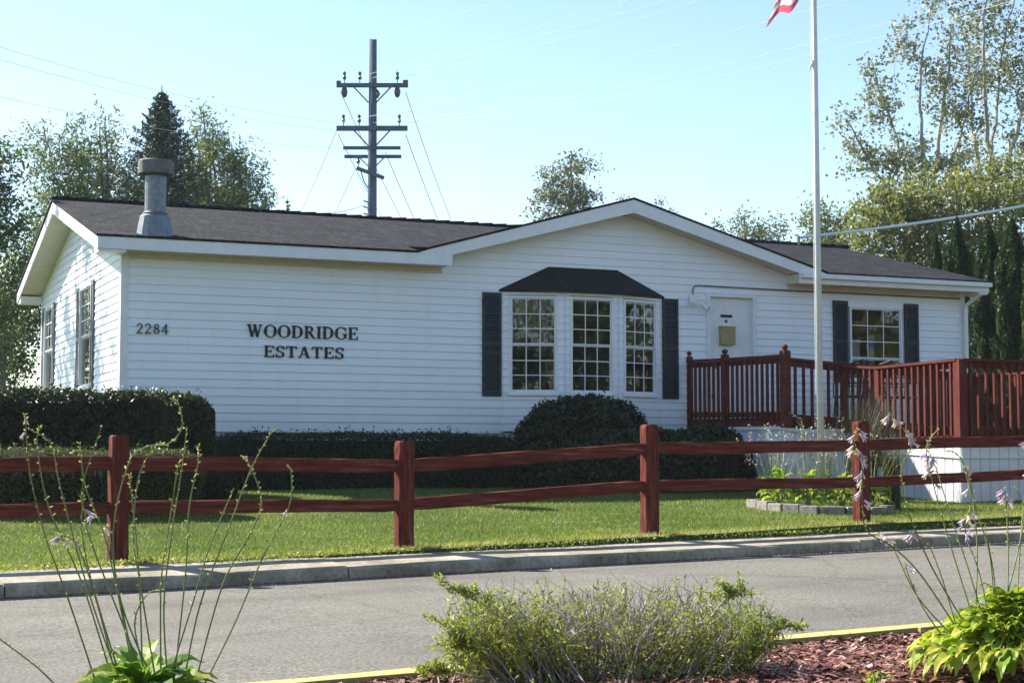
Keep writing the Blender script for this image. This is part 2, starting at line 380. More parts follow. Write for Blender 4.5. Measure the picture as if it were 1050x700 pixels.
# ------------------------------------------------------------------ the ground, road and kerbs
def axis(parts):
    out = []
    for a, b, n in parts: out += list(np.linspace(a, b, n, endpoint=False))
    return out + [parts[-1][1]]
us = axis([(-600,-300,4),(-300,-60,4),(-60,-12,8),(-12,34,93),(34,90,10),(90,300,4),(300,600,4)])
vs = axis([(-600,-300,4),(-300,-40,5),(-40,0,10),(0,6.6,14),(6.6,6.74,1),(6.74,6.76,1),(6.76,13.58,2),(13.58,13.60,1),(13.60,24,30),(24,60,14),(60,300,6),(300,600,4)])
def grid_obj(name, us, vs, zf, m):
    U, V = np.meshgrid(us, vs, indexing='ij')
    X = U*UU.x + V*VV.x; Y = U*UU.y + V*VV.y; Z = zf(X, Y, U, V)
    nu, nv = U.shape
    v = np.stack([X.ravel(), Y.ravel(), Z.ravel()], 1)
    f = [(i*nv+j, (i+1)*nv+j, (i+1)*nv+j+1, i*nv+j+1) for i in range(nu-1) for j in range(nv-1)]
    me = bpy.data.meshes.new(name); me.from_pydata(v.tolist(), [], f); me.materials.append(m); me.update()
    o = bpy.data.objects.new(name, me); COL.objects.link(o); return o
g = grid_obj('ground', us, vs, lambda X, Y, U, V: ground_z(X, Y), M['ground']); tag(g, kind='structure')
ur = axis([(-300,-60,4),(-60,-12,8),(-12,34,70),(34,90,10),(90,300,4)])
rd = grid_obj('road', ur, [6.86,7.2,8,9,10,11,12,12.6,12.98], lambda X, Y, U, V: road_z(U) + .012*np.sin((V-6.86)/6.1*np.pi) , M['asphalt']); tag(rd, kind='structure')
# mulch bed sheet over the soil
bed = grid_obj('mulch_bed', axis([(-12,34,140)]), axis([(-4,6.69,40)]), lambda X, Y, U, V: ground_z(X, Y) + .006, M['soil']); tag(bed, kind='structure')
# far kerb: sloping concrete top, rounded nose, vertical face; cast in 3 m lengths
mb = MB()
L = 2.9; u0 = -11.6
k = 0
while u0 < 33.9:
    u1 = u0 + L - .012
    dz = random.uniform(-.006, .006); dv = random.uniform(-.008, .008)
    prof = lambda u, dz=dz, dv=dv: [(13.63, kerb_z(u)-.2), (13.63, kerb_z(u)+dz), (13.30, kerb_z(u)-.022+dz), (12.985+dv, float(road_z(u))+.102+dz), (12.965+dv, float(road_z(u))+.088+dz), (12.96+dv, float(road_z(u))+.05), (12.95+dv, float(road_z(u))-.2)]
    n = 6
    rings = []
    for i in range(n+1):
        u = u0 + (u1-u0)*i/n
        r0 = len(mb.v)
        for (v, z) in prof(u): mb.v.append(tuple(uv2w(u, v + random.uniform(-.003,.003), z + random.uniform(-.0025,.0025))))
        rings.append(r0)
    for a_, b_ in zip(rings, rings[1:]):
        for j in range(6): mb.f.append((a_+j, b_+j, b_+j+1, a_+j+1)); mb.m.append(0)
    mb.f.append(tuple(rings[0]+j for j in range(7))); mb.m.append(0)
    mb.f.append(tuple(rings[-1]+j for j in reversed(range(7)))); mb.m.append(0)
    u0 += L
tag(mb.build('kerb', M['concrete']), kind='structure')
mb = MB(); u0 = -11.6
while u0 < 33.9:
    u1 = u0 + 2.98
    pr = [(6.68,-.2),(6.68,.122),(6.86,.116),(6.90,.095),(6.92,-.2)]
    r0 = []
    for i in range(7):
        u = u0 + (u1-u0)*i/6; n0 = len(mb.v)
        for v, z in pr: mb.v.append(tuple(uv2w(u, v+random.uniform(-.003,.003), float(road_z(u))+z+random.uniform(-.002,.002))))
        r0.append(n0)
    for a_, b_ in zip(r0, r0[1:]):
        for j in range(4): mb.f.append((a_+j, b_+j, b_+j+1, a_+j+1)); mb.m.append(0)
    mb.f.append(tuple(r0[0]+j for j in range(5))); mb.m.append(0)
    mb.f.append(tuple(r0[-1]+j for j in reversed(range(5)))); mb.m.append(0)
    u0 += 3.0
tag(mb.build('yellow_kerb', M['yellow']), kind='structure')

N = 9000  # flecks darken the road edge in place of the kerb's shadow
v = 12.94 - np.abs(rng.normal(0,.10,N)); u = rng.uniform(-2, 20, N); x = u*UU.x+v*VV.x; y = u*UU.y+v*VV.y
c = np.stack([x,y,road_z(u)+.014*np.sin((v-6.86)/6.1*np.pi)+.006],1)
tag(np_mesh('gutter_shade_flecks', leaves_geo(c, rng.uniform(.006,.022,N), .5, 0), 4, M['mulch'], None, np.clip(rng.normal(.35,.25,N),0,1)), kind='stuff', label='fine grit standing in for the kerb shadow along its foot', cat='flecks')
# grass blades on the lawn
def hsh(x, y): return np.sin(x*1.3+y*.7)*.5+np.sin(x*2.9-y*2.3+1.)*.3+np.sin(x*.45+y*4.1)*.3
N = 360000
u = rng.uniform(-3, 24, N); v = 13.62 + 9.4*rng.random(N)**1.25
x = u*UU.x+v*VV.x; y = u*UU.y+v*VV.y
z = ground_z(x, y)
h = rng.uniform(.014,.036,N) * np.where(v < 13.95, rng.uniform(.6,1.9,N), 1)
ang = rng.uniform(0, 2*np.pi, N); w = .0042
lean = rng.normal(0, .45, (N,2))*h[:,None]
dx = np.cos(ang)*w; dy = np.sin(ang)*w
vt = np.stack([np.stack([x-dx,y-dy,z],1), np.stack([x+dx,y+dy,z],1), np.stack([x+lean[:,0],y+lean[:,1],z+h],1)],1).reshape(-1,3)
dry = np.exp(-(v-13.62)/.35)*.55
tint = np.clip(.38+.20*hsh(x*1.5,y*1.5)+rng.normal(0,.16,N)+dry, 0, 1)
tag(np_mesh('lawn_grass', vt, 3, M['grass'], None, tint), kind='stuff', label='short mown green grass between the red fence and the house', cat='grass')
# tufts creeping over the kerb back
N = 9000
u = rng.uniform(-3, 22, N); v = 13.60 + rng.normal(0,.035,N) + .03*np.sin(u*2.1)
x = u*UU.x+v*VV.x; y = u*UU.y+v*VV.y
c = np.stack([x,y,kerb_z(u)+rng.uniform(.0,.05,N)],1)
tag(np_mesh('kerb_weeds', leaves_geo(c, rng.uniform(.02,.05,N), .35, 0), 4, M['grass'], None, np.clip(rng.normal(.55,.25,N),0,1)), kind='stuff', label='dry weeds and grass creeping over the back of the kerb', cat='weeds')

# mulch chips
N = 95000
u = rng.uniform(-1.5, 11.5, N); v = 6.70-3.5*rng.random(N)**1.15
x = u*UU.x+v*VV.x; y = u*UU.y+v*VV.y; z = ground_z(x,y)+rng.uniform(.008,.034,N)
ang = rng.uniform(0,2*np.pi,N); ax = np.stack([np.cos(ang),np.sin(ang),rng.normal(0,.28,N)],1)
ax /= np.linalg.norm(ax,axis=1,keepdims=True)
sd = np.cross(ax, np.stack([rng.normal(0,.3,N),rng.normal(0,.3,N),np.ones(N)],1)); sd /= np.linalg.norm(sd,axis=1,keepdims=True)
Lc = rng.uniform(.006,.027,N)[:,None]; wc = Lc*rng.uniform(.2,.55,(N,1)); c = np.stack([x,y,z],1)
sk = rng.uniform(-.4,.4,(N,1))*Lc
vt = np.stack([c-ax*Lc-sd*wc*.6, c+ax*Lc*.9-sd*wc, c+ax*Lc+sd*wc*.7, c-ax*(Lc+sk*.3)+sd*wc],1).reshape(-1,3)
tag(np_mesh('mulch_chips', vt, 4, M['mulch'], None, np.clip(rng.beta(1.4,1.7,N),0,1)), kind='stuff', label='red brown bark mulch chips spread over the near bed', cat='mulch')

# ------------------------------------------------------------------ the house
house = thing('manufactured_house', 'long low white vinyl sided house with grey shingle roof and dark blue shutters', 'house', HC, HA)
LEN = 14.83; DEP = 8.1; EAVE = 2.85
def courses(mb, t0f, z0, z1, mp, holes=(), h=.121):
    z = z0
    while z < z1 - .01:
        zt = min(z + h, z1); zm = (z + zt)/2
        a, b = t0f(z)
        if b - a > .02:
            segs = [(a, b)]
            for (h0, h1, hz0, hz1) in holes:
                if hz0 < zm < hz1:
                    ns = []
                    for (p, q) in segs:
                        if h1 <= p or h0 >= q: ns.append((p, q)); continue
                        if h0 > p: ns.append((p, h0))
                        if h1 < q: ns.append((h1, q))
                    segs = ns
            pieces = []
            for (p, q) in segs:                       # boards lapped end over end, never quite flat
                cur = p; nxt = p + random.uniform(.6, 3.6)
                while nxt < q-.4: pieces.append((cur, nxt, random.uniform(0,.0016))); cur = nxt; nxt += random.uniform(2.2, 3.7)
                pieces.append((cur, q, random.uniform(0,.0016)))
            for (p, q, e_) in pieces:
                n_ = max(1, int((q-p)/.7)); w0 = random.uniform(-.0012,.0012)
                for i_ in range(n_):
                    p_ = p+(q-p)*i_/n_; q_ = p+(q-p)*(i_+1)/n_; w1 = random.uniform(-.0014,.0014)
                    mb.poly([mp(p_,.018+e_+w0,z), mp(q_,.018+e_+w1,z), mp(q_,.002+e_,zt), mp(p_,.002+e_,zt)])
                    mb.poly([mp(p_,.002,z), mp(q_,.002,z), mp(q_,.018+e_+w1,z), mp(p_,.018+e_+w0,z)])
                    w0 = w1
        z = zt
front = lambda t, o, z: (t, -o, z)
fholes = [(5.86,8.68,.2,2.44),(9.55,10.5,.50,2.65),(12.36,13.5,1.22,2.56)]
def fr_range(z):
    if z <= EAVE: return (.0, LEN)
    hw_ = (3.88 - z)/.272
    return (max(4.3, 7.98-hw_), min(11.66, 7.98+hw_))
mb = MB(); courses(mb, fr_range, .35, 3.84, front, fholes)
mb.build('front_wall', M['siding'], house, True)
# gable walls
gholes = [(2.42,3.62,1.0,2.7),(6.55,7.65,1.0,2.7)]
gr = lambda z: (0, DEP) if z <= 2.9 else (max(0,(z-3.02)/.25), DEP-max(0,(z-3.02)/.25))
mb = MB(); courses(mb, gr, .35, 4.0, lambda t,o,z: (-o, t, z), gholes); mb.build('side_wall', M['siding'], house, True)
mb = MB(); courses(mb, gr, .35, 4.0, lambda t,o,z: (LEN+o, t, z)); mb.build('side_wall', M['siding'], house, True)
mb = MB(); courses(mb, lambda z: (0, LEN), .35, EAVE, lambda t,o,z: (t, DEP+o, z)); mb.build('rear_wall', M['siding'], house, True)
# skirting with vertical ribs
mb = MB()
def skirt(mb, p0, p1, z0, z1, out):
    p0 = Vector(p0); p1 = Vector(p1); n = int((p1-p0).length/.2); o = Vector(out)
    for i in range(n):
        a = p0.lerp(p1, i/n); b = p0.lerp(p1, (i+.82)/n); c = p0.lerp(p1, (i+1)/n)
        for q0, q1, k0, k1 in ((a,b,0,0),(b,c,-.012,-.012)):
            mb.poly([(q0.x+o.x*k0,q0.y+o.y*k0,z0),(q1.x+o.x*k1,q1.y+o.y*k1,z0),(q1.x+o.x*k1,q1.y+o.y*k1,z1),(q0.x+o.x*k0,q0.y+o.y*k0,z1)])
        mb.poly([(b.x,b.y,z0),(b.x-o.x*.012,b.y-o.y*.012,z0),(b.x-o.x*.012,b.y-o.y*.012,z1),(b.x,b.y,z1)])
skirt(mb, (0,.03), (LEN,.03), -.75, .352, (0,-1)); skirt(mb, (.03,DEP), (.03,0), -.75, .352, (-1,0)); skirt(mb, (LEN-.03,0), (LEN-.03,DEP), -.75, .352, (1,0)); skirt(mb, (LEN,DEP-.03),(0,DEP-.03),-.75,.352,(0,1))
mb.build('skirting', M['skirt'], house, True)
# trims: corner boards, base seam, frieze line
for nm, m__, bxs in (('corner_trim','trim',((-.022,.085,-.024,-.001,.33,2.86),(-.024,-.0155,0,.085,.33,2.86),(LEN-.085,LEN+.022,-.024,-.001,.33,2.86),(-.022,.10,DEP-.09,DEP+.02,.33,2.86))),
                     ('base_trim','trim',((.087,5.84,-.021,.0,.315,.349),(8.70,LEN-.087,-.021,.0,.315,.349))),
                     ('frieze_board','soffit',((.087,4.85,-.026,-.0,2.765,2.855),(11.12,LEN-.087,-.026,.0,2.765,2.855)))):
    for b__ in bxs:
        mb = MB(); mb.box(*b__); mb.build(nm, M[m__], house, True)
mb = MB(); mb.box(11.12,LEN-.087,-.034,-.002,2.74,2.762); mb.build('conduit', M['steel_dirty'], house, True)
# interior: dark room
mb = MB()
mb.poly([(.1,.1,.5),(LEN-.1,.1,.5),(LEN-.1,DEP-.1,.5),(.1,DEP-.1,.5)])
mb.poly([(.1,.1,2.84),(.1,DEP-.1,2.84),(LEN-.1,DEP-.1,2.84),(LEN-.1,.1,2.84)])
mb.poly([(.1,4.2,.5),(LEN-.1,4.2,.5),(LEN-.1,4.2,2.84),(.1,4.2,2.84)])
mb.poly([(9.0,.1,.5),(9.0,4.2,.5),(9.0,4.2,2.84),(9.0,.1,2.84)])
mb.build('room_lining', M['floor_in'], house, True)

# roof
TOPZ = 3.05; OV = .40; RK = .42
sl = .25
mainz = lambda d: TOPZ + sl*(d+OV)
RZ = mainz(DEP/2)
CS = .272; CZ = 4.07; CX = 7.98
roof = MB()
th = .035
def slab(mb, quad):
    q = [Vector(p) for p in quad]; n = (q[1]-q[0]).cross(q[2]-q[0]).normalized()
    if n.z < 0: q.reverse(); n = -n
    k = len(q); n0 = len(mb.v)
    mb.v += [tuple(p) for p in q] + [tuple(p - Vector((0,0,th))) for p in q]
    mb.f.append(tuple(n0+i for i in range(k))); mb.m.append(0)
    mb.f.append(tuple(n0+k+i for i in reversed(range(k)))); mb.m.append(0)
    for i in range(k):
        j = (i+1)%k; mb.f.append((n0+j, n0+i, n0+k+i, n0+k+j)); mb.m.append(0)
x0, x1 = -RK-.02, LEN+.25
e = -OV-.03
zc = lambda s: CZ - CS*abs(s-CX)
va, vb = 4.30, 11.66
slab(roof, [(x0,e,mainz(e)),(va,e,mainz(e)),(va,DEP/2,RZ),(x0,DEP/2,RZ)])
slab(roof, [(vb,e,mainz(e)),(x1,e,mainz(e)),(x1,DEP/2,RZ),(vb,DEP/2,RZ)])
slab(roof, [(va,.06,mainz(.06)),(vb,.06,mainz(.06)),(vb,DEP/2,RZ),(va,DEP/2,RZ)])
slab(roof, [(x0,DEP/2+.001,RZ),(x1,DEP/2+.001,RZ),(x1,DEP+OV,TOPZ),(x0,DEP+OV,TOPZ)])
roofo = roof.build('roof', M['roof'], house, True)
mb = MB(); rd_ = (CZ-TOPZ)/sl - OV + .1
slab(mb, [(CX,e,CZ+.012),(CX,rd_,CZ+.012),(va,e,mainz(e)+.012)])
slab(mb, [(CX,e,CZ+.012),(vb,e,mainz(e)+.012),(CX,rd_,CZ+.012)])
mb.build('entry_gable_roof', M['roof'], house, True)
# ridge cap shingles
mb = MB(); s = x0
while s < x1:
    mb.tube([(s,DEP/2,RZ+.0),(s+.3,DEP/2,RZ+.012)],[.045,.055],6); s += .28
mb.build('ridge_cap', M['roof'], roofo, True)
mb = MB()
# fascia: outlines in (s,z), 2 cm thick at d=-OV
def fa(pts): mb.prism(pts, lambda p: (p[0], -OV-.02, p[1]), lambda p: (p[0], -OV, p[1]))
ft = mainz(-OV)-th-.002
fa([(-RK,2.84),(4.86,2.84),(4.86,ft+.0),(-RK,ft)])
fa([(11.10,2.84),(x1-.01,2.84),(x1-.01,ft),(11.10,ft)])
ztop = lambda s: CZ - CS*abs(s-CX) - .026
b_ = .19
fa([(4.862,ztop(4.862)-b_),(4.862,ztop(4.862)),(CX,CZ-.026),(CX,CZ-.026-b_-.02)])
fa([(CX+.001,CZ-.026-b_-.02),(CX+.001,CZ-.026),(11.098,ztop(11.098)),(11.098,ztop(11.098)-b_)])
fa([(4.32,ft+.001),(4.86,ft+.001),(4.86,ztop(4.86))]); fa([(11.10,ft+.001),(11.64,ft+.001),(11.10,ztop(11.10))])
mb.build('fascia', M['trim'], house, True)
# rake boards on gable ends
for sx in (-RK, x1-.03):
    for sgn in (0, 1):
        mb = MB()
        P = [(-OV,TOPZ-th-.003),(DEP/2,RZ-th-.003),(DEP/2,RZ-th-.003-.2),(-OV,TOPZ-th-.003-.19)]
        if sgn: P = [(DEP-p[0], p[1]) for p in P]
        mb.prism(P, lambda p: (sx, p[0] + (.001 if sgn else 0), p[1]), lambda p: (sx+.02, p[0] + (.001 if sgn else 0), p[1]))
        mb.build('rake_board', M['trim'], house, True)
# soffits
mb = MB()
mb.poly([(-RK+.02,-OV,2.852),(4.86,-OV,2.852),(4.86,0,2.852),(-RK+.02,0,2.852)])
mb.poly([(11.10,-OV,2.852),(x1,-OV,2.852),(x1,0,2.852),(11.10,0,2.852)])
for (a_, b2) in ((4.862,CX),(CX,11.098)):
    mb.poly([(a_,-OV,ztop(a_)-b_+.012),(b2,-OV,ztop(b2)-b_+.012),(b2,0,ztop(b2)-b_+.012),(a_,0,ztop(a_)-b_+.012)])
mb.poly([(4.864,-OV,2.85),(4.864,0,2.85),(4.864,0,ztop(4.86)-b_),(4.864,-OV,ztop(4.86)-b_)])
mb.poly([(11.096,-OV,2.85),(11.096,0,2.85),(11.096,0,ztop(11.1)-b_),(11.096,-OV,ztop(11.1)-b_)])
for (s0_, s1_) in ((-RK+.02,0),(LEN,x1-.03)):
    mb.poly([(s0_,-OV+.02,2.88),(s1_,-OV+.02,2.88),(s1_,DEP/2,RZ-.2),(s0_,DEP/2,RZ-.2)])
    mb.poly([(s0_,DEP+OV-.02,2.88),(s1_,DEP+OV-.02,2.88),(s1_,DEP/2,RZ-.2),(s0_,DEP/2,RZ-.2)])
mb.build('soffit', M['soffit'], house, True)
mb = MB()   # boxed eave returns at the gable corners
for b__ in ((-RK+.021,-.025,-OV+.002,-.002,2.80,2.93),(-RK+.021,-.025,DEP+.002,DEP+OV,2.80,2.93),(LEN+.02,x1-.032,-OV+.002,-.002,2.80,2.93),(-RK+.02,LEN+.2,DEP+OV-.02,DEP+OV,2.84,3.0)):
    mb = MB(); mb.box(*b__); mb.build('eave_return', M['trim'], house, True)
# downspout at the far right corner
mb = MB()
mb.bar((LEN+.12,-OV+.05,2.82),(LEN+.0,-.07,2.62),.07,.05); mb.box(LEN-.04,LEN+.03,-.095,-.045,-.4,2.62)
mb.build('downspout', M['trim'], house, True)
mb = MB(); mb.box(11.12,x1,-OV-.095,-OV-.022,2.93,3.005); mb.build('gutter', M['trim'], house, True)

# chimney flue
def chim():
    # find roof hit of pixel (161,241)
    r = at(161,241,1.0); Minv = HM.inverted()
    best = None
    for t in np.linspace(20,32,2400):
        p = Minv @ Vector((r.x*t, t, r.z*t))
        if p.z - mainz(p.y) < 0 or best is None: best = p
        if p.z - mainz(p.y) < 0: break
    return best
cp = chim()
cx, cy = cp.x, cp.y + .15
cz = mainz(cy)
ch = MB(); ch.lathe((cx,cy,cz-.12), [(.275,0),(.275,.04),(.215,.36),(.160,.40)], 4 if False else 20)
cho = ch.build('chimney', M['steel'], roofo, True, smooth=False)
mb = MB(); mb.lathe((cx,cy,cz+.26), [(.150,0),(.150,.66)], 20); mb.lathe((cx,cy,cz+.262), [(.18,0),(.186,.025),(.155,.045)], 20); f_ = mb.build('flue_pipe', M['steel'], cho, True)
mb = MB(); mb.lathe((cx,cy,cz+.82), [(.15,0),(.24,.02),(.25,.03),(.25,.21),(.235,.225),(.05,.24)], 24)
mb.lathe((cx,cy,cz+.80), [(.14,0),(.14,.03)], 12); mb.build('flue_cap', M['steel_dirty'], cho, True)

# windows ---------------------------------------------------------------
def window(mp, t0, t1, z0, z1, zm, cols, rup, rlo, fw=.036, lower_screen=True):
    """mp(t,out,z)->local house point; glass area t0..t1 x z0..z1, meeting rail at zm"""
    def bx(mb, a, b, o0, o1, c, d):
        mb.prism([(a,c),(b,c),(b,d),(a,d)], lambda p: mp(p[0],o1,p[1]), lambda p: mp(p[0],o0,p[1]))
    w = MB()
    bx(w, t0-fw, t0, -.04, .035, z0-fw, z1+fw); bx(w, t1, t1+fw, -.04, .035, z0-fw, z1+fw)
    bx(w, t0, t1, -.04, .033, z1, z1+fw); bx(w, t0, t1, -.04, .033, z0-fw, z0)
    wo = w.build('window', M['trim'], house, True)
    s = MB(); bx(s, t0-fw-.03, t1+fw+.03, -.01, .055, z0-fw-.035, z0-fw-.001); s.build('sill', M['trim'], wo, True)
    s = MB(); sw = .018
    for (a, b, o) in ((zm, z1, .012), (z0, zm, -.008)):
        bx(s, t0+.001, t0+sw, o-.02, o, a, b); bx(s, t1-sw, t1-.001, o-.02, o, a, b)
        bx(s, t0+sw, t1-sw, o-.02, o, b-sw if b == z1 else b-.022, b-.001); bx(s, t0+sw, t1-sw, o-.02, o, a, a+(sw if a == z0 else .022))
    s.build('sash', M['trim'], wo, True)
    p = MB()
    p.poly([mp(t0+.01,.0,zm),mp(t1-.01,.0,zm),mp(t1-.01,.0,z1-.01),mp(t0+.01,.0,z1-.01)])
    p.build('pane', M['glass'], wo, True)
    p = MB()
    p.poly([mp(t0+.01,-.018,z0+.01),mp(t1-.01,-.018,z0+.01),mp(t1-.01,-.018,zm),mp(t0+.01,-.018,zm)])
    p.build('pane', M['glass'], wo, True)
    mu = MB(); mw = .0075
    for (a, b, o, rows) in ((zm+.02, z1-sw, .006, rup), (z0+sw, zm-.02, -.012, rlo)):
        if rows == 0: continue
        for i in range(1, cols):
            t = t0+sw+(t1-t0-2*sw)*i/cols; bx(mu, t-mw, t+mw, o-.012, o, a, b)
        for i in range(1, rows):
            zz = a+(b-a)*i/rows; bx(mu, t0+sw, t1-sw, o-.012, o-.001, zz-mw, zz+mw)
    mu.build('muntin', M['trim'], wo, True)
    return wo
def panelmap(P0, P1):
    P0 = Vector(P0); P1 = Vector(P1); d = (P1-P0).normalized(); n = Vector((d.y, -d.x))
    return lambda t, o, z: (P0.x + d.x*t + n.x*o, P0.y + d.y*t + n.y*o, z), (P1-P0).length
B0, B1, B2, B3 = (5.86,0),(6.80,-.30),(7.74,-.30),(8.68,0)
bm_ = MB(); bt = MB()
wins = []
for P0, P1 in ((B0,B1),(B1,B2),(B2,B3)):
    mp, Lp = panelmap(P0, P1)
    a = (Lp-.69)/2
    courses(bm_, lambda z: (0, Lp), .35, 2.48, mp, [(a-.03,a+.72,.9,2.46)])
    window(mp, a, a+.69, .975, 2.425, 1.70, 3, 3, 3)
    wins.append((mp, a))
    # frieze above and edge trims
    bt.prism([(0,2.475),(Lp,2.475),(Lp,2.56),(0,2.56)], lambda p: mp(p[0],.022,p[1]), lambda p: mp(p[0],-.0,p[1]))
    bt.prism([(.0,.33),(.018,.33),(.018,2.474),(.0,2.474)], lambda p: mp(p[0],.019,p[1]), lambda p: mp(p[0],-.0,p[1]))
    bt.prism([(Lp-.018,.33),(Lp,.33),(Lp,2.474),(Lp-.018,2.474)], lambda p: mp(p[0],.019,p[1]), lambda p: mp(p[0],-.0,p[1]))
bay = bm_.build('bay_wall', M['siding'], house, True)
bt.build('bay_trim', M['trim'], bay, True)
mb = MB(); mb.poly([(5.86,.0,.345),(8.68,.0,.345),(7.74,-.3,.345),(6.8,-.3,.345)]); mb.build('bay_floor', M['trim'], bay, True)
mb = MB(); mb.poly([(5.86,0,2.5),(6.8,-.3,2.5),(7.74,-.3,2.5),(8.68,0,2.5)]); mb.build('bay_ceiling', M['trim'], bay, True)
mb = MB()   # hipped awning roof over the bay
A = [(5.80,-.02,2.555),(6.74,-.40,2.555),(7.80,-.40,2.555),(8.74,-.02,2.555)]
T = [(6.66,-.02,2.95),(7.88,-.02,2.95)]
mb.poly([A[0],A[1],T[0]]); mb.poly([A[1],A[2],T[1],T[0]]); mb.poly([A[2],A[3],T[1]])
lo = lambda p: (p[0],p[1],p[2]-.035)
for i in range(3): mb.poly([lo(A[i]),lo(A[i+1]),A[i+1],A[i]])
mb.poly([lo(A[3]),lo(A[2]),lo(A[1]),lo(A[0])])
mb.build('bay_roof', M['awning'], house, True)
# pleated tan sheet behind the left bay window, standing in for a brownish reflection
mp, a = wins[0]
mb = MB()
n = 40
for i in range(n):
    t = a+.02+.65*i/n; t2 = a+.02+.65*(i+1)/n
    o0 = -.14+.02*math.sin(i*1.3); o1 = -.14+.02*math.sin((i+1)*1.3)
    mb.poly([mp(t,o0,1.62),mp(t2,o1,1.62),mp(t2,o1,2.42),mp(t,o0,2.42)])
mb.build('reflection_sheet', M['reflection_sheet'], house, True)
# right window
window(front, 12.41, 13.44, 1.30, 2.50, 1.64, 3, 3, 0)
for s0_, s1_, zt_ in ((12.46,12.72,1.98),(12.90,13.02,2.06)):  # pale strips stand in for white reflections in the pane
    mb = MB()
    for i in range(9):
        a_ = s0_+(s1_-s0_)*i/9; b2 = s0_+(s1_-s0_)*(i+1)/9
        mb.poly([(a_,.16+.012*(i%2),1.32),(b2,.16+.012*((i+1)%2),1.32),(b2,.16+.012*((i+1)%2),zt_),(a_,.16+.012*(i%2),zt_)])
    mb.build('reflection_strip', M['white'], house, True)
# side windows
gm = lambda t, o, z: (-o, DEP-t, z) if False else (-o, t, z)
for t0, t1 in ((2.50,3.54),(6.62,7.58)):
    # t increases away from the viewer; flip order so the frame keeps its outward face
    fl = lambda t, o, z, k=t0+t1: (-o, k-t, z)
    window(fl, t0, t1, 1.08, 2.62, 1.86, 3, 3, 0)
# shutters
M['shutter_sunlit'] = surf('sunlit_blue_paint', [(.3,(.13,.14,.16)),(.7,(.18,.19,.21))], 12, .5, .05, 60, .35)  # same dark shutter paint, lightened to carry the grazing sun
def shutter(mp, t0, t1, z0, z1, mk='shutter'):
    m_ = MB()
    def bx(a,b,o0,o1,c,d): m_.prism([(a,c),(b,c),(b,d),(a,d)], lambda p: mp(p[0],o1,p[1]), lambda p: mp(p[0],o0,p[1]))
    bx(t0,t0+.045,.014,.045,z0,z1); bx(t1-.045,t1,.014,.045,z0,z1)
    zm = z0+(z1-z0)*.5
    for c, d in ((z0,z0+.07),(zm-.035,zm+.035),(z1-.07,z1)): bx(t0+.045,t1-.045,.014,.044,c,d)
    for c, d in ((z0+.07,zm-.035),(zm+.035,z1-.07)):
        n = int((d-c)/.045)
        for i in range(n):
            zz = c+(d-c)*i/n; h = (d-c)/n
            m_.poly([mp(t0+.045,.038,zz),mp(t1-.045,.038,zz),mp(t1-.045,.018,zz+h),mp(t0+.045,.018,zz+h)])
            m_.poly([mp(t0+.045,.018,zz),mp(t1-.045,.018,zz),mp(t1-.045,.038,zz),mp(t0+.045,.038,zz)])
    m_.build('shutter', M[mk], house, True)
shutter(front, 5.52, 5.835, .89, 2.50); shutter(front, 8.70, 8.99, .89, 2.52)
shutter(front, 12.03, 12.33, 1.22, 2.62); shutter(front, 13.52, 13.82, 1.22, 2.62)
for t0, t1 in ((2.22,2.42),(3.62,3.82),(6.34,6.54),(7.66,7.86)):
    shutter(lambda t,o,z: (-o,t,z), t0, t1, 1.02, 2.68, 'shutter_sunlit')
# door
mb = MB()
mb.box(9.53,9.60,-.045,.03,.50,2.66); mb.box(10.42,10.49,-.045,.03,.50,2.66); mb.box(9.601,10.419,-.043,.03,2.59,2.66)
fr_ = mb.build('door_frame', M['trim'], house, True)
mb = MB(); mb.box(9.60,10.42,.03,.06,.50,2.589); mb.box(9.601,10.419,-.03,.029,.50,.545)
do = mb.build('door', M['trim'], house, True)
mb = MB(); mb.tube([(9.68,.03,1.42),(9.68,-.03,1.42)],.012,8); mb.lathe((9.68,-.04,1.395),[(.012,0),(.03,.012),(.03,.035),(.012,.05)],10); mb.build('handle', M['steel'], do, True)
mb = MB(); mb.box(9.80,10.07,-.05,.028,1.80,2.09); mb.box(9.795,10.075,-.055,.028,2.091,2.11); mb.box(9.93,9.94,-.054,-.0505,1.82,2.07)
mb.build('mailbox', M['brass'], do, True, bevel=.004)
mb = MB(); mb.box(9.83,10.05,.018,.028,2.26,2.305); mb.build('door_plaque', M['black'], do, True)
mb = MB(); mb.lathe((9.93,.0,0),[(.001,0)],3) if False else None
mb.box(9.915,9.955,.016,.028,2.17,2.22); mb.build('peephole_plate', M['char'], do, True)
mb = MB(); mb.bar((9.80,-.02,2.32),(10.05,-.02,2.32),.01,.01) if False else mb.box(9.62,9.64,-.02,.028,.9,.98); mb.build('hinge', M['steel'], do, True)
# twin-head flood lamp with its conduit
mb = MB(); mb.box(9.20,9.33,-.07,-.012,2.46,2.60)
lo_ = mb.build('wall_lamp', M['trim'], house, True)
mb = MB()
for dx_, dz_ in ((-.06,-.08),(.10,-.12)):
    c = Vector((9.27+dx_,-.10,2.50+dz_*.3)); e2 = c + Vector((dx_*.8,-.12,dz_*.9))
    mb.tube([c, c.lerp(e2,.4), e2],[.02,.035,.055],10)
mb.build('lamp_head', M['trim'], lo_, True)
mb = MB(); mb.tube([(9.27,-.035,2.60),(9.27,-.035,2.70),(9.31,-.035,2.755),(9.38,-.035,2.765),(11.12,-.035,2.752)],.011,8); mb.build('conduit', M['steel_dirty'], house, True)

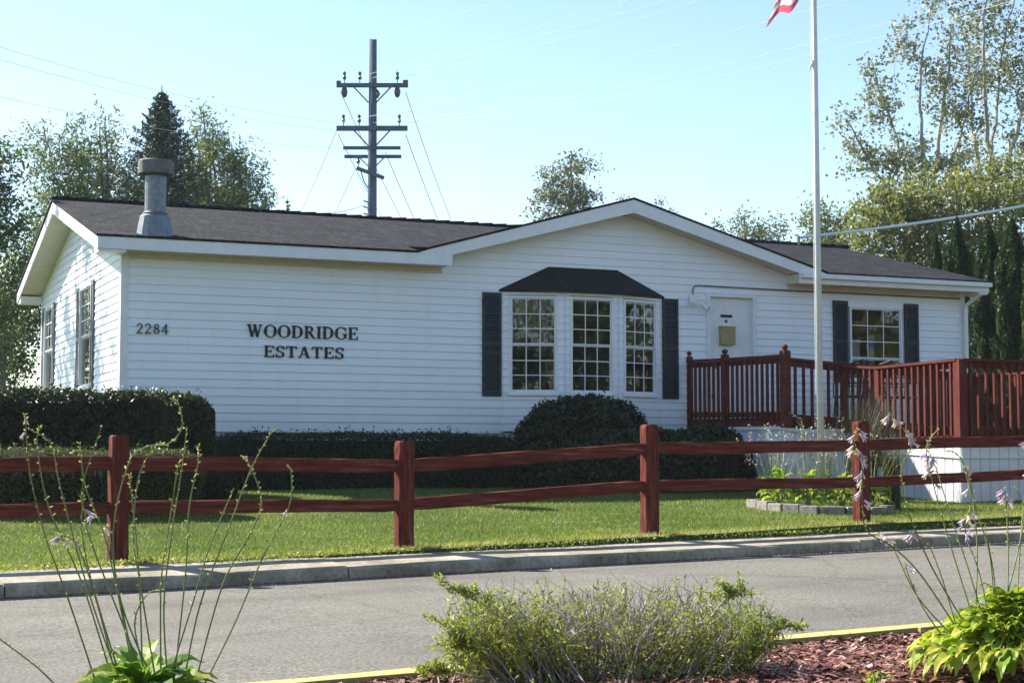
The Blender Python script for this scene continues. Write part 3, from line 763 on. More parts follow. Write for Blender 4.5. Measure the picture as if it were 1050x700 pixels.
# lettering ------------------------------------------------------------
def arc(cx, cy, rx, ry, a0, a1, w0, w1=None, n=14):
    """stroke along an ellipse; width w0 at the sides, w1 at top and bottom"""
    w1 = w0 if w1 is None else w1; out = []
    P = []
    for i in range(n+1):
        a = math.radians(a0+(a1-a0)*i/n); w = w1+(w0-w1)*math.cos(a)**2
        P.append(((cx+(rx-w/2)*math.cos(a)+w/2*math.cos(a), cy+(ry-w1/2)*math.sin(a)+w1/2*math.sin(a)),
                  (cx+(rx-w/2)*math.cos(a)-w/2*math.cos(a), cy+(ry-w1/2)*math.sin(a)-w1/2*math.sin(a))))
    for p, q in zip(P, P[1:]): out.append([p[0], q[0], q[1], p[1]])
    return out
def ln(x0, y0, x1, y1, w):
    if abs(y1-y0) > abs(x1-x0)*.6: return [[(x0-w/2,y0),(x0+w/2,y0),(x1+w/2,y1),(x1-w/2,y1)]]
    return [[(x0,y0-w/2),(x1,y1-w/2),(x1,y1+w/2),(x0,y0+w/2)]]
def sf(x, y, w=.26, h=.07): return [[(x-w/2,y),(x+w/2,y),(x+w/2,y+h),(x-w/2,y+h)]]
T_ = .19; t_ = .085
GL = {
 'I': (.34, ln(.17,0,.17,1,T_)+sf(.17,0,.34)+sf(.17,.93,.34)),
 'W': (1.18, ln(.16,1,.40,0,T_)+ln(.40,0,.60,.9,t_)+ln(.56,1,.80,0,T_)+ln(.80,0,1.02,1,t_)+sf(.15,.93,.30)+sf(.58,.93,.26)+sf(1.03,.93,.26)),
 'O': (.94, arc(.47,.5,.47,.52,0,360,.21,.08,26)),
 'D': (.86, ln(.18,0,.18,1,T_)+arc(.34,.5,.50,.5,-90,90,.21,.085)+sf(.2,0,.38,.085)+sf(.2,.915,.38,.085)),
 'R': (.86, ln(.18,0,.18,1,T_)+arc(.36,.745,.32,.255,-90,90,.19,.08)+ln(.2,.525,.4,.525,.08)+ln(.2,.96,.4,.96,.08)+ln(.42,.5,.74,0,.19)+sf(.18,0,.34)+sf(.12,.93,.22)+sf(.78,0,.18)),
 'G': (.94, arc(.48,.5,.47,.52,48,330,.21,.08,22)+ln(.80,.1,.80,.42,.17)+sf(.78,.38,.32)+ln(.82,.66,.82,.96,.07)),
 'E': (.76, ln(.18,0,.18,1,T_)+sf(.38,0,.70,.08)+sf(.38,.92,.70,.08)+sf(.36,.47,.32,.07)+ln(.71,0,.71,.27,.07)+ln(.69,.75,.69,1,.07)+ln(.52,.38,.52,.64,.06)),
 'S': (.66, arc(.33,.74,.30,.27,30,270,.17,.09)+arc(.33,.26,.31,.27,-150,90,.19,.09)+ln(.60,.68,.60,.97,.06)+ln(.05,.03,.05,.33,.06)),
 'T': (.80, ln(.40,0,.40,1,T_)+sf(.40,.92,.78,.08)+sf(.40,0,.36)+ln(.04,.72,.04,1,.06)+ln(.76,.72,.76,1,.06)),
 'A': (.90, ln(.12,0,.44,1,t_)+ln(.74,0,.44,1,T_)+ln(.2,.32,.66,.32,.07)+sf(.12,0,.24)+sf(.76,0,.30)),
 '2': (.60, arc(.30,.72,.27,.28,-20,170,.12,.08)+ln(.10,.06,.50,.66,.12)+sf(.30,0,.54,.12)),
 '8': (.60, arc(.30,.76,.22,.24,0,360,.10,.08,20)+arc(.30,.28,.27,.28,0,360,.12,.08,20)),
 '4': (.62, ln(.42,0,.42,1,.12)+ln(.04,.28,.40,.98,.08)+sf(.31,.24,.60,.09)),
}
def word(txt, s0, s1, z0, z1, m, name, gap=.09, tilt=0.):
    tot = sum(GL[c][0] for c in txt)+gap*(len(txt)-1); k = (s1-s0)/tot; H = z1-z0; x = s0
    for c in txt:
        w, strokes = GL[c]; mb = MB()
        for i, st in enumerate(strokes):
            o = .030+.0003*i
            area = sum(st[j][0]*st[(j+1)%4][1]-st[(j+1)%4][0]*st[j][1] for j in range(4))
            if area < 0: st = st[::-1]
            mb.prism([(x+p[0]*k, z0+p[1]*H) for p in st], lambda p: (p[0],-o,p[1]), lambda p: (p[0],-.010,p[1]))
        mb.build(name, m, house, True)
        x += (w+gap)*k
word('WOODRIDGE', 1.80, 3.50, 1.70, 1.885, M['black'], 'letter')
word('ESTATES', 2.06, 3.28, 1.41, 1.58, M['black'], 'letter', .12)
word('2284', .20, .66, 1.70, 1.845, M['char'], 'house_digit', .14)

# ------------------------------------------------------------------ deck and ramp
dk = thing('entrance_deck', 'redwood stained entrance deck and ramp with slatted railings and white skirting', 'deck', hw(10.2,-1.4,-.5), HA)
Wp = lambda x, y, z: Vector((x, y, z))
D0 = Wp(2.90,26.62,0); D2 = Wp(4.04,24.0,0); D3 = Wp(4.98,24.42,0)
pd = Vector((.4035,-.915,0)); pa = Vector((.915,.4035,0))
D4 = D3 + pd*.885; D5 = D3 + pd*2.68; D6 = D5 + pa*3.6
D1 = D0.lerp(D2,.40)
ztop_ = {0:1.53,1:1.50,2:1.465,3:1.33,4:1.262,5:1.285,6:1.285}
def rail(A, B, za, zb, H=.95, n=None, lastpost=False, cap=.12):
    A = Vector((A.x,A.y,0)); B = Vector((B.x,B.y,0)); Ld = (B-A).length; d = (B-A).normalized()
    up = Vector((0,0,1))
    m_ = MB(); m_.bar(A+up*(za-.018), B+up*(zb-.018), cap, .036); m_.bar(A+up*(za-.085), B+up*(zb-.085), .038, .085)
    m_.build('top_rail', M['deckwood'], dk)
    m_ = MB(); m_.bar(A+up*(za-H+.06), B+up*(zb-H+.06), .038, .085); m_.build('bottom_rail', M['deckwood'], dk)
    n = n or int(Ld/.135)
    sdv = Vector((d.y,-d.x,0))
    for i in range(1, n):
        p = A+d*Ld*i/n; z = za+(zb-za)*i/n
        m_ = MB(); q = p + sdv*.040
        m_.bar(q+up*(z-H-.02), q+up*(z-.05), .036, .036, up=d)
        m_.build('baluster', M['deckwood'], dk)
def dpost(P, z, H, ball=True, w=.10):
    m_ = MB(); up = Vector((0,0,1)); m_.bar(P+up*(z-H), P+up*(z+.03), w, w, up=pa); 
    if ball: m_.lathe(P+up*(z+.028), [(.055,0),(.055,.012),(.024,.018),(.03,.026),(.046,.045),(.048,.062),(.038,.085),(.012,.098)], 12)
    m_.build('post', M['deckwood'], dk)
rail(D0, D1, 1.53, 1.50); rail(D1, D2, 1.50, 1.465)
rail(D2, D3, 1.42, 1.36, .93); rail(D3, D4, 1.33, 1.262, .98); rail(D4, D5, 1.262, 1.285, 1.02, cap=.15); rail(D5, D6, 1.285, 1.285, 1.02, cap=.15)
dpost(D0, 1.55, 1.15); dpost(D1, 1.52, 1.1); dpost(D2, 1.49, 1.1, w=.12)
dpost(D4, 1.22, 1.4, False); dpost(D5, 1.245, 1.09, False, .13); dpost(D6, 1.245, 1.09, False); dpost(D5+pa*1.8, 1.245, 1.09, False)
# rail on the house side of the ramp, and the far end
DB = hw(11.3,-1.35,0); DB2 = hw(13.9,-1.35,0)
rail(DB, DB2, 1.46, 1.34, 1.0); dpost(DB, 1.44, 1.5, False); dpost(DB2, 1.33, 1.5, False)
rail(DB2, D6, 1.32, 1.285, 1.0)
# floors
def floorq(a, b, c, d, zs):
    m_ = MB(); pts = [a,b,c,d]
    top = [(p.x,p.y,z) for p,z in zip(pts,zs)]; n=len(m_.v)
    m_.v += top+[(x,y,z-.13) for x,y,z in top]
    m_.f += [(n,n+1,n+2,n+3),(n+7,n+6,n+5,n+4)]+[(n+j,n+i,n+4+i,n+4+j) for i,j in ((0,1),(1,2),(2,3),(3,0))]; m_.m += [0]*6
    return m_
W0 = hw(9.15,-.05,0); E0 = hw(11.3,-.05,0)
L2 = hw(11.3,0,0); 
land = floorq(D0+pa*.02+pd*(-.0), D2, D2+pa*1.05, D0+pa*2.2, (.56,.54,.50,.55)); land.build('deck_floor', M['deckwood'], dk)
f2 = floorq(D2+pa*1.05, D5, D6, D2+pa*4.6, (.44,.29,.29,.42)); f2.build('deck_floor', M['deckwood'], dk)
# skirting of the deck
def dskirt(A, B, zt0, zt1, ob):
    m_ = MB(); Ld = (B-A).length; n = max(2, int(Ld/.16)); d = (B-A).normalized(); nn = Vector((d.y,-d.x,0))
    for i in range(n):
        a = A+d*Ld*i/n; b = A+d*Ld*(i+.86)/n; c = A+d*Ld*(i+1)/n
        z = lambda p: zt0+(zt1-zt0)*((p-A).length/Ld)
        m_.poly([(a.x,a.y,-.8),(b.x,b.y,-.8),(b.x,b.y,z(b)),(a.x,a.y,z(a))])
        b2 = b-nn*.014; c2 = c-nn*.014
        m_.poly([(b2.x,b2.y,-.8),(c2.x,c2.y,-.8),(c2.x,c2.y,z(c)),(b2.x,b2.y,z(b))])
        m_.poly([(b.x,b.y,-.8),(b2.x,b2.y,-.8),(b2.x,b2.y,z(b)),(b.x,b.y,z(b))])
        m_.poly([(c2.x,c2.y,-.8),(c.x,c.y,-.8),(c.x,c.y,z(c)),(c2.x,c2.y,z(c))])
    m_.bar(A+nn*.012+Vector((0,0,zt0-.02)), B+nn*.012+Vector((0,0,zt1-.02)), .03, .05)
    m_.bar(A+nn*.012+Vector((0,0,zt0-.21)), B+nn*.012+Vector((0,0,zt1-.21)), .02, .025)
    m_.build('skirting', M['skirt'], ob)
dskirt(D0, D2, .42, .40, dk); dskirt(D2, D3, .38, .30, dk); dskirt(D3, D5, .28, .16, dk); dskirt(D5, D6, .16, .16, dk)

# two dark chair shapes standing in for the house shadow on the railing
def chair(P, rz, label):
    t = thing('shadow_chair', label, 'chair', P, rz, 'chair shapes standing in for shade on the ramp')
    m_ = MB(); m_.box(-.24,.24,-.22,.22,.42,.445); m_.build('seat', M['iron'], t, True)
    for sx in (-1,1):
        for sy in (-1,1):
            m_ = MB(); m_.tube([(sx*.22,sy*.20,.42),(sx*.24,sy*.24,0)],.013,6); m_.build('leg', M['iron'], t, True)
    m_ = MB()
    m_.tube([(-.23,.21,.44),(-.25,.27,.75),(-.20,.30,.92),(0,.31,.98),(.20,.30,.92),(.25,.27,.75),(.23,.21,.44)],.014,6)
    for i in range(-3,4):
        x_ = i*.06; m_.tube([(x_,.215,.45),(x_*1.2,.27,.72),(x_*.8,.305,.93-abs(i)*.008)],.010,5)
    for zz in (.58,.72,.84): m_.tube([(-.235,.24+(zz-.5)*.12,zz),(.235,.24+(zz-.5)*.12,zz)],.009,5)
    m_.build('backrest', M['iron'], t, True)
    for sx in (-1,1):
        m_ = MB(); m_.tube([(sx*.245,.25,.66),(sx*.26,0,.68),(sx*.25,-.2,.64),(sx*.24,-.22,.43)],.012,6); m_.build('armrest', M['iron'], t, True)
    return t
pc = D3 + pa*.45 - pd*.35
chair((pc.x,pc.y,.44), HA+R(170), 'black armchair shape nearest the ramp corner, standing in for house shadow on the railing')
pc = D3 + pa*.95 + pd*.1
chair((pc.x,pc.y,.42), HA+R(120), 'black armchair shape further from the ramp corner, standing in for house shadow, partly hidden by the first')

# ------------------------------------------------------------------ red rail fence
fence = thing('rail_fence', 'oxblood red two rail timber fence along the kerb', 'fence', at(415,561,15.43), math.atan2(.497,.868))
fp = [(-9.0,10.9),(-6.05,12.6),(-3.39,14.05),(-1.02,15.43),(1.42,16.83),(3.91,18.25),(6.4,19.7),(9.0,21.2),(11.6,22.7)]
ph = [1.08,1.08,1.105,1.01,1.13,1.128,1.1,1.1,1.1]
rh = [(.87,.49),(.87,.49),(.865,.485),(.775,.405),(.885,.50),(.865,.45),(.87,.48),(.87,.48),(.87,.48)]
gfix = {2:-.98,3:-.889+.0,4:-.828,5:-.767}
pz = []
for i, (x, y) in enumerate(fp):
    u_ = x*UU.x+y*UU.y; g0 = gfix.get(i, float(fence_z(u_)))
    if i == 2: g0 = -.945
    pz.append(g0)
random.seed(11)
def roundpost(P, h, w):
    """hewn square post with chamfered top and slightly wandering sides"""
    m_ = MB(); dfn = Vector((.868,.497,0)); sfn = Vector((-.497,.868,0))
    rings = []
    hs = [-.25,0,.12,.3,.46,.52,.7,.85,.93,h-.035,h-.012,h]
    for k, z in enumerate(hs):
        s = 1.0 if z < h-.03 else (.93 if z < h-.005 else .78)
        n0 = len(m_.v); j = .004 if 0 < z < h-.02 else 0
        c = .022
        hw2 = w/2*s
        for (ax_, ay_) in ((-1,-.7),(-.7,-1),(.7,-1),(1,-.7),(1,.7),(.7,1),(-.7,1),(-1,.7)):
            q = P + dfn*(ax_*hw2+random.uniform(-j,j)) + sfn*(ay_*hw2+random.uniform(-j,j)); m_.v.append((q.x,q.y,P.z+z))
        rings.append(n0)
    for a_, b2 in zip(rings, rings[1:]):
        for k in range(8): m_.f.append((a_+k,a_+(k+1)%8,b2+(k+1)%8,b2+k)); m_.m.append(0)
    m_.f.append(tuple(rings[-1]+k for k in range(8))); m_.m.append(0)
    m_.build('post', M['redpost'], fence)
for (x,y),h,z in zip(fp,ph,pz): roundpost(Vector((x,y,z)), h, .158)
for i in range(len(fp)-1):
    for lev in (0,1):
        A_ = Vector((fp[i][0],fp[i][1],pz[i]+rh[i][lev])); B_ = Vector((fp[i+1][0],fp[i+1][1],pz[i+1]+rh[i+1][lev]))
        d = (B_-A_).normalized(); up = Vector((0,0,1)); sd = d.cross(up).normalized()
        A_ += d*.06; B_ -= d*.06
        m_ = MB(); rings = []; n = 16; sag = random.uniform(-.010,.004)
        ph0 = random.uniform(0,6)
        for k in range(n+1):
            f_ = k/n; c = A_.lerp(B_, f_); c = c + up*(sag*math.sin(math.pi*f_)+.0025*math.sin(ph0+f_*9)) 
            tp = min(1, .84+min(f_,1-f_)*4); hh = (.063 if lev==0 else .058)*tp*(1+.02*math.sin(ph0*2+f_*7)); ww = .042*tp
            n0 = len(m_.v)
            for (ax_, az_) in ((-1,-.88),(-.8,-1),(.8,-1),(1,-.88),(1,.85),(.75,1),(-.8,1),(-1,.87)):
                m_.v.append(tuple(c+sd*(ax_*ww+random.uniform(-.002,.002))+up*(az_*hh+random.uniform(-.002,.002))))
            rings.append(n0)
        for a_, b2 in zip(rings, rings[1:]):
            for k in range(8): m_.f.append((a_+k,a_+(k+1)%8,b2+(k+1)%8,b2+k)); m_.m.append(0)
        m_.f.append(tuple(rings[0]+k for k in reversed(range(8)))); m_.m.append(0); m_.f.append(tuple(rings[-1]+k for k in range(8))); m_.m.append(0)
        m_.build('rail', M['redrail'], fence)

# ------------------------------------------------------------------ flagpole and flag
FB = at(842,480,21.4); FB.z = -.62
FT = Vector((FB.x-.02, FB.y, 9.2))
fpole = thing('flagpole', 'tall white tapered flagpole standing in the flower bed', 'flagpole', FB)
m_ = MB(); m_.tube([FB, FB.lerp(FT,.5), FT],[.044,.038,.028],14); m_.build('pole', M['flagpole'], fpole, smooth=True)
m_ = MB(); m_.lathe(FT, [(.02,0),(.06,.03),(.075,.08),(.06,.13),(.01,.16)], 12); m_.build('finial', M['brass'], fpole, smooth=True)
m_ = MB(); m_.tube([FB+Vector((-.06,-.02,1.4)), FB.lerp(FT,.5)+Vector((-.055,-.02,0)), FT+Vector((-.05,0,-.05))],.004,5); m_.build('halyard', M['white'], fpole)
cl = at(834,68,21.4); m_ = MB(); m_.tube([cl+Vector((.02,0,.14)),cl+Vector((-.02,-.01,.03)),cl+Vector((-.07,-.02,-.07))],[.008,.028,.004],6); m_.build('halyard_clip', M['white'], fpole)
m_ = MB(); pcl = at(841,430,21.3); m_.box(pcl.x-.07,pcl.x-.045,pcl.y-.02,pcl.y+.02,.35,.45); m_.build('cleat', M['steel'], fpole)
fl = thing('flag', 'red and white striped flag drooping from the flagpole', 'flag', FT)
# sheet param: p along fly 0..1, q along hoist 0..1 (0 top)
nu, nv_ = 60, 52
H0 = at(836,-120,21.4); H1 = at(836,-14,21.4); F0 = at(822,-72,21.4); F1 = at(786,28,21.4)
def flagpt(p, q):
    a_ = H0.lerp(F0, p); b2 = H1.lerp(F1, p); c_ = a_.lerp(b2, q)
    y = (.07*math.sin(p*10+q*3.)+.05*math.sin(q*9+p*4))*p**.5
    return (c_.x + .03*math.sin(q*8+p*3)*p*(1-q), c_.y + y, c_.z + .07*math.sin(p*9.5)*math.sin(math.pi*p)*q)
off = Vector((0,0,0))
vt = []; tn = []
for i in range(nu):
    for j in range(nv_):
        p0, p1, q0, q1 = i/nu, (i+1)/nu, j/nv_, (j+1)/nv_
        for (p, q) in ((p0,q0),(p1,q0),(p1,q1),(p0,q1)):
            b = flagpt(p, q); k = p
            vt.append((b[0]+off.x*k, b[1], b[2]+off.z*k))
        stripe = int((j+.5)/nv_*13)
        tn.append(.9 if (i < nu*.4 and stripe < 7) else (.5 if stripe % 2 == 0 else .1))
np_mesh('flag_cloth', np.array(vt), 4, M['flag'], fl, np.array(tn))

# ------------------------------------------------------------------ utility poles and wires
def upole(base, top_z, label, full=True, rz=0.):
    t = thing('utility_pole', label, 'utility pole', base, rz, None)
    H = top_z-base.z
    m_ = MB(); m_.tube([(0,0,0),(0,0,H*.5),(0,0,H)],[.165,.14,.105],14); m_.build('pole', M['polewood'], t, True, smooth=True)
    z = lambda py: (465-py)/37.0 - base.z     # heights read off the photo at 45 m
    def arm(zc, half, w=.10, h=.11, yo=-.15):
        a_ = MB(); a_.bar((-half,yo,zc),(half,yo,zc),w,h); o = a_.build('crossarm', M['polewood'], t, True); 
        b2 = MB()
        for s_ in (-1,1): b2.bar((s_*half*.52,yo-.01,zc-.05),(s_*.11,yo+.03,zc-.48),.03,.035)
        b2.build('brace', M['steel_dirty'], o, True); return o
    def ins(o, x, zc, up=True, big=False, yo=-.15):
        i_ = MB()
        if up: i_.lathe((x,yo,zc+.055),[(.012,0),(.015,.10),(.05,.12),(.055,.18),(.03,.22),(.045,.26),(.045,.31),(.01,.34)],9)
        if big: i_.lathe((x,yo,zc-.40),[(.02,.05),(.07,.10),(.09,.18),(.09,.26),(.05,.345)],9)
        i_.build('insulator', M['insul'], o, True)
    a1 = z(85); o = arm(a1, 1.0); ins(o,-.78,a1,True,True); ins(o,-.35,a1); ins(o,.70,a1,True,True); ins(o,.95,a1,False,False) if False else None
    j = MB(); j.box(.86,1.0,-.21,-.09,a1+.055,a1+.14); j.box(-1.0,-.88,-.21,-.09,a1+.055,a1+.12); j.build('end_clamp', M['insul'], o, True)
    a2 = z(130); o = arm(a2, .99, .11, .13); ins(o,-.80,a2); ins(o,-.36,a2); ins(o,.76,a2)
    a3 = z(153.5)
    for yy in (-.17,.17):
        a_ = MB(); a_.bar((-.80,yy,a3+(.08 if yy<0 else -.10)),(.80,yy,a3+(.08 if yy<0 else -.10)),.07,.09); a_.build('crossarm', M['polewood'], t, True)
    b2 = MB()
    for s_ in (-1,1): b2.bar((s_*.42,-.17,a3-.12),(s_*.11,-.14,a3-.42),.025,.03)
    b2.build('brace', M['steel_dirty'], t, True)
    a4 = z(177); a_ = MB(); a_.bar((-.42,-.16,a4+.15),(.34,-.16,a4-.13),.08,.10); o = a_.build('crossarm', M['polewood'], t, True)
    ins(o,-.38,a4+.12); b2 = MB(); b2.tube([(-.30,-.17,a4+.05),(-.22,-.16,a4-.22),(-.10,-.13,a4-.42)],.018,6); b2.build('brace', M['steel_dirty'], o, True)
    c_ = MB()
    for q in (206,212,219): c_.tube([(-.12,-.03,z(q)),(-.24,-.06,z(q)+.03)],.022,6)
    c_.tube([(.13,-.05,a1-.1),(.17,-.05,a1-.22),(.13,-.05,a1-.34)],[.03,.05,.03],6)
    c_.build('bracket', M['steel_dirty'], t, True)
    b3 = MB(); b3.tube([(-.12,-.06,.3),(-.10,-.06,H-1.2)],.012,5); b3.build('ground_wire', M['wiredark'], t, True)
    return t
PB = at(380,465,45); PB.z = -.6
upole(PB, at(382,41,45).z, 'haze tinted blue grey utility pole with stacked crossarms behind the house')
TP = PB.copy(); 
def wire(a, b, sag, rad, m, label, name='power_line', cat='wire', grp='overhead wires from the utility pole'):
    a = Vector(a); b = Vector(b); n = 28
    pts = [a.lerp(b, i/n) - Vector((0,0,4*sag*(i/n)*(1-i/n))) for i in range(n+1)]
    m_ = MB(); m_.tube(pts, rad, 5); o = m_.build(name, m); tag(o, label, cat, grp); return o
def P45(px, py): return at(px, py, 44.8)
NR = Vector((17.0,17.5,-.75))      # next pole, right, out of frame
near = upole(NR, 11.4, 'haze tinted utility pole on the right beyond the deck, carrying the near ends of the wires')
near.rotation_euler.z = R(-60)
near.location = NR
def onn(x, py): # attachment on near pole
    return Vector((NR.x + x*math.cos(R(-60)), NR.y + x*math.sin(R(-60)), (465-py)/37.0 - PB.z + NR.z + .1))
wr = [((382,41),(0,41),.35,'topmost thin wire, from the pole top up to the right'),
      ((364,80),(-.8,80),.3,'thin wire from the left end of the upper crossarm to the upper right'),
      ((382,80),(-.35,80),.5,'thin wire from the middle of the upper crossarm to the upper right'),
      ((411,80),(.7,80),.6,'thin wire from the right end of the upper crossarm to the upper right'),
      ((346,126),(-.8,126),.45,'thin wire from the left end of the lower crossarm to the upper right'),
      ((383,126),(-.35,126),1.0,'thin wire from the middle of the lower crossarm sagging to the upper right'),
      ((413,126),(.76,126),1.15,'lowest thin wire from the right end of the lower crossarm to the upper right')]
for p, q, sg, lb in wr: wire(P45(*p), onn(*q), sg, .0048, M['wire'], lb)
FR = Vector((-1.2,118,0)); FL2 = Vector((-20,115,0))
for (p, dx_, zz, lb) in (((349,94),-1,10.6,'fine wire dropping behind the roof from the left insulator of the upper crossarm'),((416,95),1,10.6,'fine wire dropping to the lower right from the right insulator of the upper crossarm'),
                      ((347,138),-1.,9.3,'fine wire dropping behind the roof from the left end of the lower crossarm'),((416,138),1,9.3,'fine wire dropping to the lower right from the right end of the lower crossarm'),((395,156),.5,8.6,'fine wire dropping to the right from the double crossarm')):
    wire(P45(*p), (FR.x+dx_, FR.y, zz), 1.8, .011, M['wiredark'], lb)
for (p, dx_, zz, lb) in (((345,134),-.8,9.0,'fine wire dropping to the lower left from the lower crossarm'),((364,174),.5,8.,'fine wire dropping to the lower left from the tilted crossarm')):
    wire(P45(*p), (FL2.x+dx_, FL2.y, zz), 1.6, .011, M['wiredark'], lb)
for (p, q, lb) in (((346,126),(-230,-28),'upper of three wires crossing the sky from the left edge to the pole'),((347,134),(-230,-12),'middle of three wires crossing the sky from the left edge to the pole'),((350,152),(-230,40),'lowest of three wires crossing the sky above the left trees')):
    wire(P45(*p), at(q[0],q[1],24), .35, .0042, M['wiredark'], lb)
wire(P45(377,209), at(290,222,30.), .1, .012, M['wiredark'], 'short wire running left from the pole just above the roof ridge')
sd_a = hw(14.05, 4.0, 4.30)
mb = MB(); mb.tube([sd_a-Vector((0,0,.35)), sd_a+Vector((0,0,.02))],.03,8); mb.build('service_mast', M['steel'], roofo, False) if False else None
m_ = MB(); s_l = HM.inverted() @ sd_a; m_.tube([(s_l.x,s_l.y,3.9),(s_l.x,s_l.y,s_l.z+.03)],.03,8); m_.build('service_mast', M['steel'], roofo, True)
wire(sd_a, at(1265,160,45), .25, .030, M['white'], 'thick bright service cable running from the roof to the right edge', 'service_cable', 'cable', None)

# ------------------------------------------------------------------ plants
TR = dict()
def crown_tree(name, label, base, blobs, ncl, per, crad, lsize, leafm, barkm, trunk_r, trunk_pts=None, seed=1, cat='tree', group=None, asp=.5, up=0., tmean=.45, stems=1, upb=.35, stem_lines=None):
    r = np.random.default_rng(seed); base = Vector(base)
    t = thing(name, label, cat, base, 0, group)
    # cluster centres in the blobs
    vol = np.array([b[3]*b[4]*b[5] for b in blobs]); cnt = np.maximum(3, (vol/vol.sum()*ncl)).astype(int)
    C_ = []
    for b, n in zip(blobs, cnt):
        d = r.normal(size=(n,3)); d /= np.linalg.norm(d,axis=1,keepdims=True)
        C_.append(np.array(b[:3]) + d*np.array(b[3:6])*(r.random((n,1))**.45))
    C_ = np.concatenate(C_)
    top = C_[C_[:,2].argmax()]
    sk = []; m_ = MB(); cen = C_.mean(0)
    if stem_lines: stems = len(stem_lines)
    for s_ in range(stems):
        if stem_lines: tp = [Vector(p) for p in stem_lines[s_]]
        elif trunk_pts: tp = [Vector(p) for p in trunk_pts]
        else:
            tg = C_[np.argsort(-C_[:,2])[s_*3 % len(C_)]]
            tp = [base + Vector((.25*s_,.1*s_,0)), Vector((base.x*.75+tg[0]*.25+.15*s_, base.y*.75+tg[1]*.25, base.z+(tg[2]-base.z)*.4)), Vector((base.x*.3+tg[0]*.7, base.y*.3+tg[1]*.7, base.z+(tg[2]-base.z)*.75)), Vector(tg)]
        P = []
        for i in range(len(tp)-1):
            for k in range(6): P.append(tp[i].lerp(tp[i+1], k/6) + Vector(r.normal(0,trunk_r*.25,3)))
        P.append(tp[-1]); n = len(P)
        rad = [trunk_r/(stems**.4)*(1-.9*i/(n-1))+.01 for i in range(n)]
        m_.tube(P, rad, 8)
        h0 = .28
        for i in range(n):
            if i/(n-1) > h0*.6: sk.append((np.array(P[i]), rad[i]))
    order = np.argsort(np.linalg.norm(C_-np.array(base), axis=1))
    for ci in order:
        c = C_[ci]; pos = np.array([s_[0] for s_ in sk]); rr = np.array([s_[1] for s_ in sk])
        d = np.linalg.norm(pos-c, axis=1) + np.maximum(0, pos[:,2]-c[2])*1.5
        j = d.argmin(); a_ = pos[j]; ra = min(rr[j]*.6, .02+.012*np.linalg.norm(c-a_)) ; Ld = np.linalg.norm(c-a_)
        if Ld < .05: continue
        mid = (a_+c)/2 - np.array([0,0,upb*.25*Ld]) + r.normal(0,.07*Ld,3)
        pts = []
        for k in range(6):
            f_ = k/5; q = (1-f_)**2*a_+2*f_*(1-f_)*mid+f_*f_*c; pts.append(q)
        rd2 = [ra*(1-.75*k/5)+.004 for k in range(6)]
        m_.tube([Vector(p) for p in pts], rd2, 5, False)
        for k in range(1,6): sk.append((pts[k], rd2[k]))
    m_.build('trunk', barkm, t)
    cc = np.repeat(C_, per, axis=0); rad_c = crad*r.uniform(.5,1.3,(len(C_),1)); rad_c = np.repeat(rad_c, per, axis=0)
    pos = cc + r.normal(0,.5,(len(cc),3))*rad_c*np.array([1,1,.8])
    sz = lsize*r.uniform(.6,1.25,len(pos))
    ct = np.repeat(r.normal(0,.10,len(C_)), per)
    tint = np.clip(tmean+ct+r.normal(0,.17,len(pos)),0,1)
    np_mesh('crown', leaves_geo(pos, sz, asp, up, r), 4, leafm, t, tint)
    return t
def blob(px, py, Y, rx, ry, dy=None):
    """blob centred at pixel, radii in pixels"""
    p = at(px, py, Y); k = Y/F
    return (p.x, p.y, p.z, rx*k, (dy if dy else (rx*k)), ry*k)
def gbase(px, Y):
    p = at(px, 465, Y); return Vector((p.x, p.y, gz(p.x, p.y)-.05))

# left group behind the house
crown_tree('broadleaf_tree', 'airy grey green tree left of the chimney, behind the spruce', gbase(110,42), [blob(70,185,42,42,45),blob(40,150,42,22,25),blob(85,125,42,18,18),blob(95,165,42,42,40),blob(62,200,42,36,45),blob(120,205,42,45,40),blob(45,260,42,40,45),blob(118,135,42,22,18),blob(100,260,42,70,60)], 400, 54, .42, .15, M['leaf_mid'], M['bark'], .11, seed=3, stems=4, asp=.3, tmean=.62)
crown_tree('broadleaf_tree', 'airy grey green tree right of the chimney above the roof', gbase(225,43), [blob(212,165,43,34,40),blob(245,180,43,28,36),blob(230,210,43,42,30),blob(205,115,43,7,12),blob(268,200,43,16,20),blob(190,230,43,50,40)], 330, 54, .40, .15, M['leaf_mid'], M['bark'], .11, seed=4, stems=4, asp=.3, tmean=.62)
crown_tree('broadleaf_tree', 'dark leaning tree at the left edge of the frame', gbase(15,34), [blob(5,160,34,24,36),blob(-15,230,34,40,60),blob(12,290,34,26,45),blob(-5,350,34,32,40),blob(-60,200,34,50,90),blob(30,240,34,14,30)], 330, 62, 0.42, 0.12, M['leaf_mid'], M['bark'], .16, seed=5, asp=.4, tmean=.38)
crown_tree('bushy_tree', 'bushy green tree beside the gable end of the house', gbase(8,38), [blob(10,350,38,45,60),blob(20,300,38,30,40),blob(-60,340,38,70,80)], 300, 70, 0.5, 0.12, M['leaf_olive'], M['bark'], .16, seed=6, tmean=.3)
crown_tree('broadleaf_tree', 'sparse tree left of the frame whose branches dapple the gable end', (-12.2,29.0,-.6), [(-12.1,28.9,6.1,1.5,1.5,1.5),(-11.8,29.6,5.0,1.3,1.3,1.2),(-12.6,28.4,7.4,1.3,1.3,1.0)], 130, 34, .26, .16, M['leaf_mid'], M['bark'], .16, seed=14, stems=3, asp=.4)
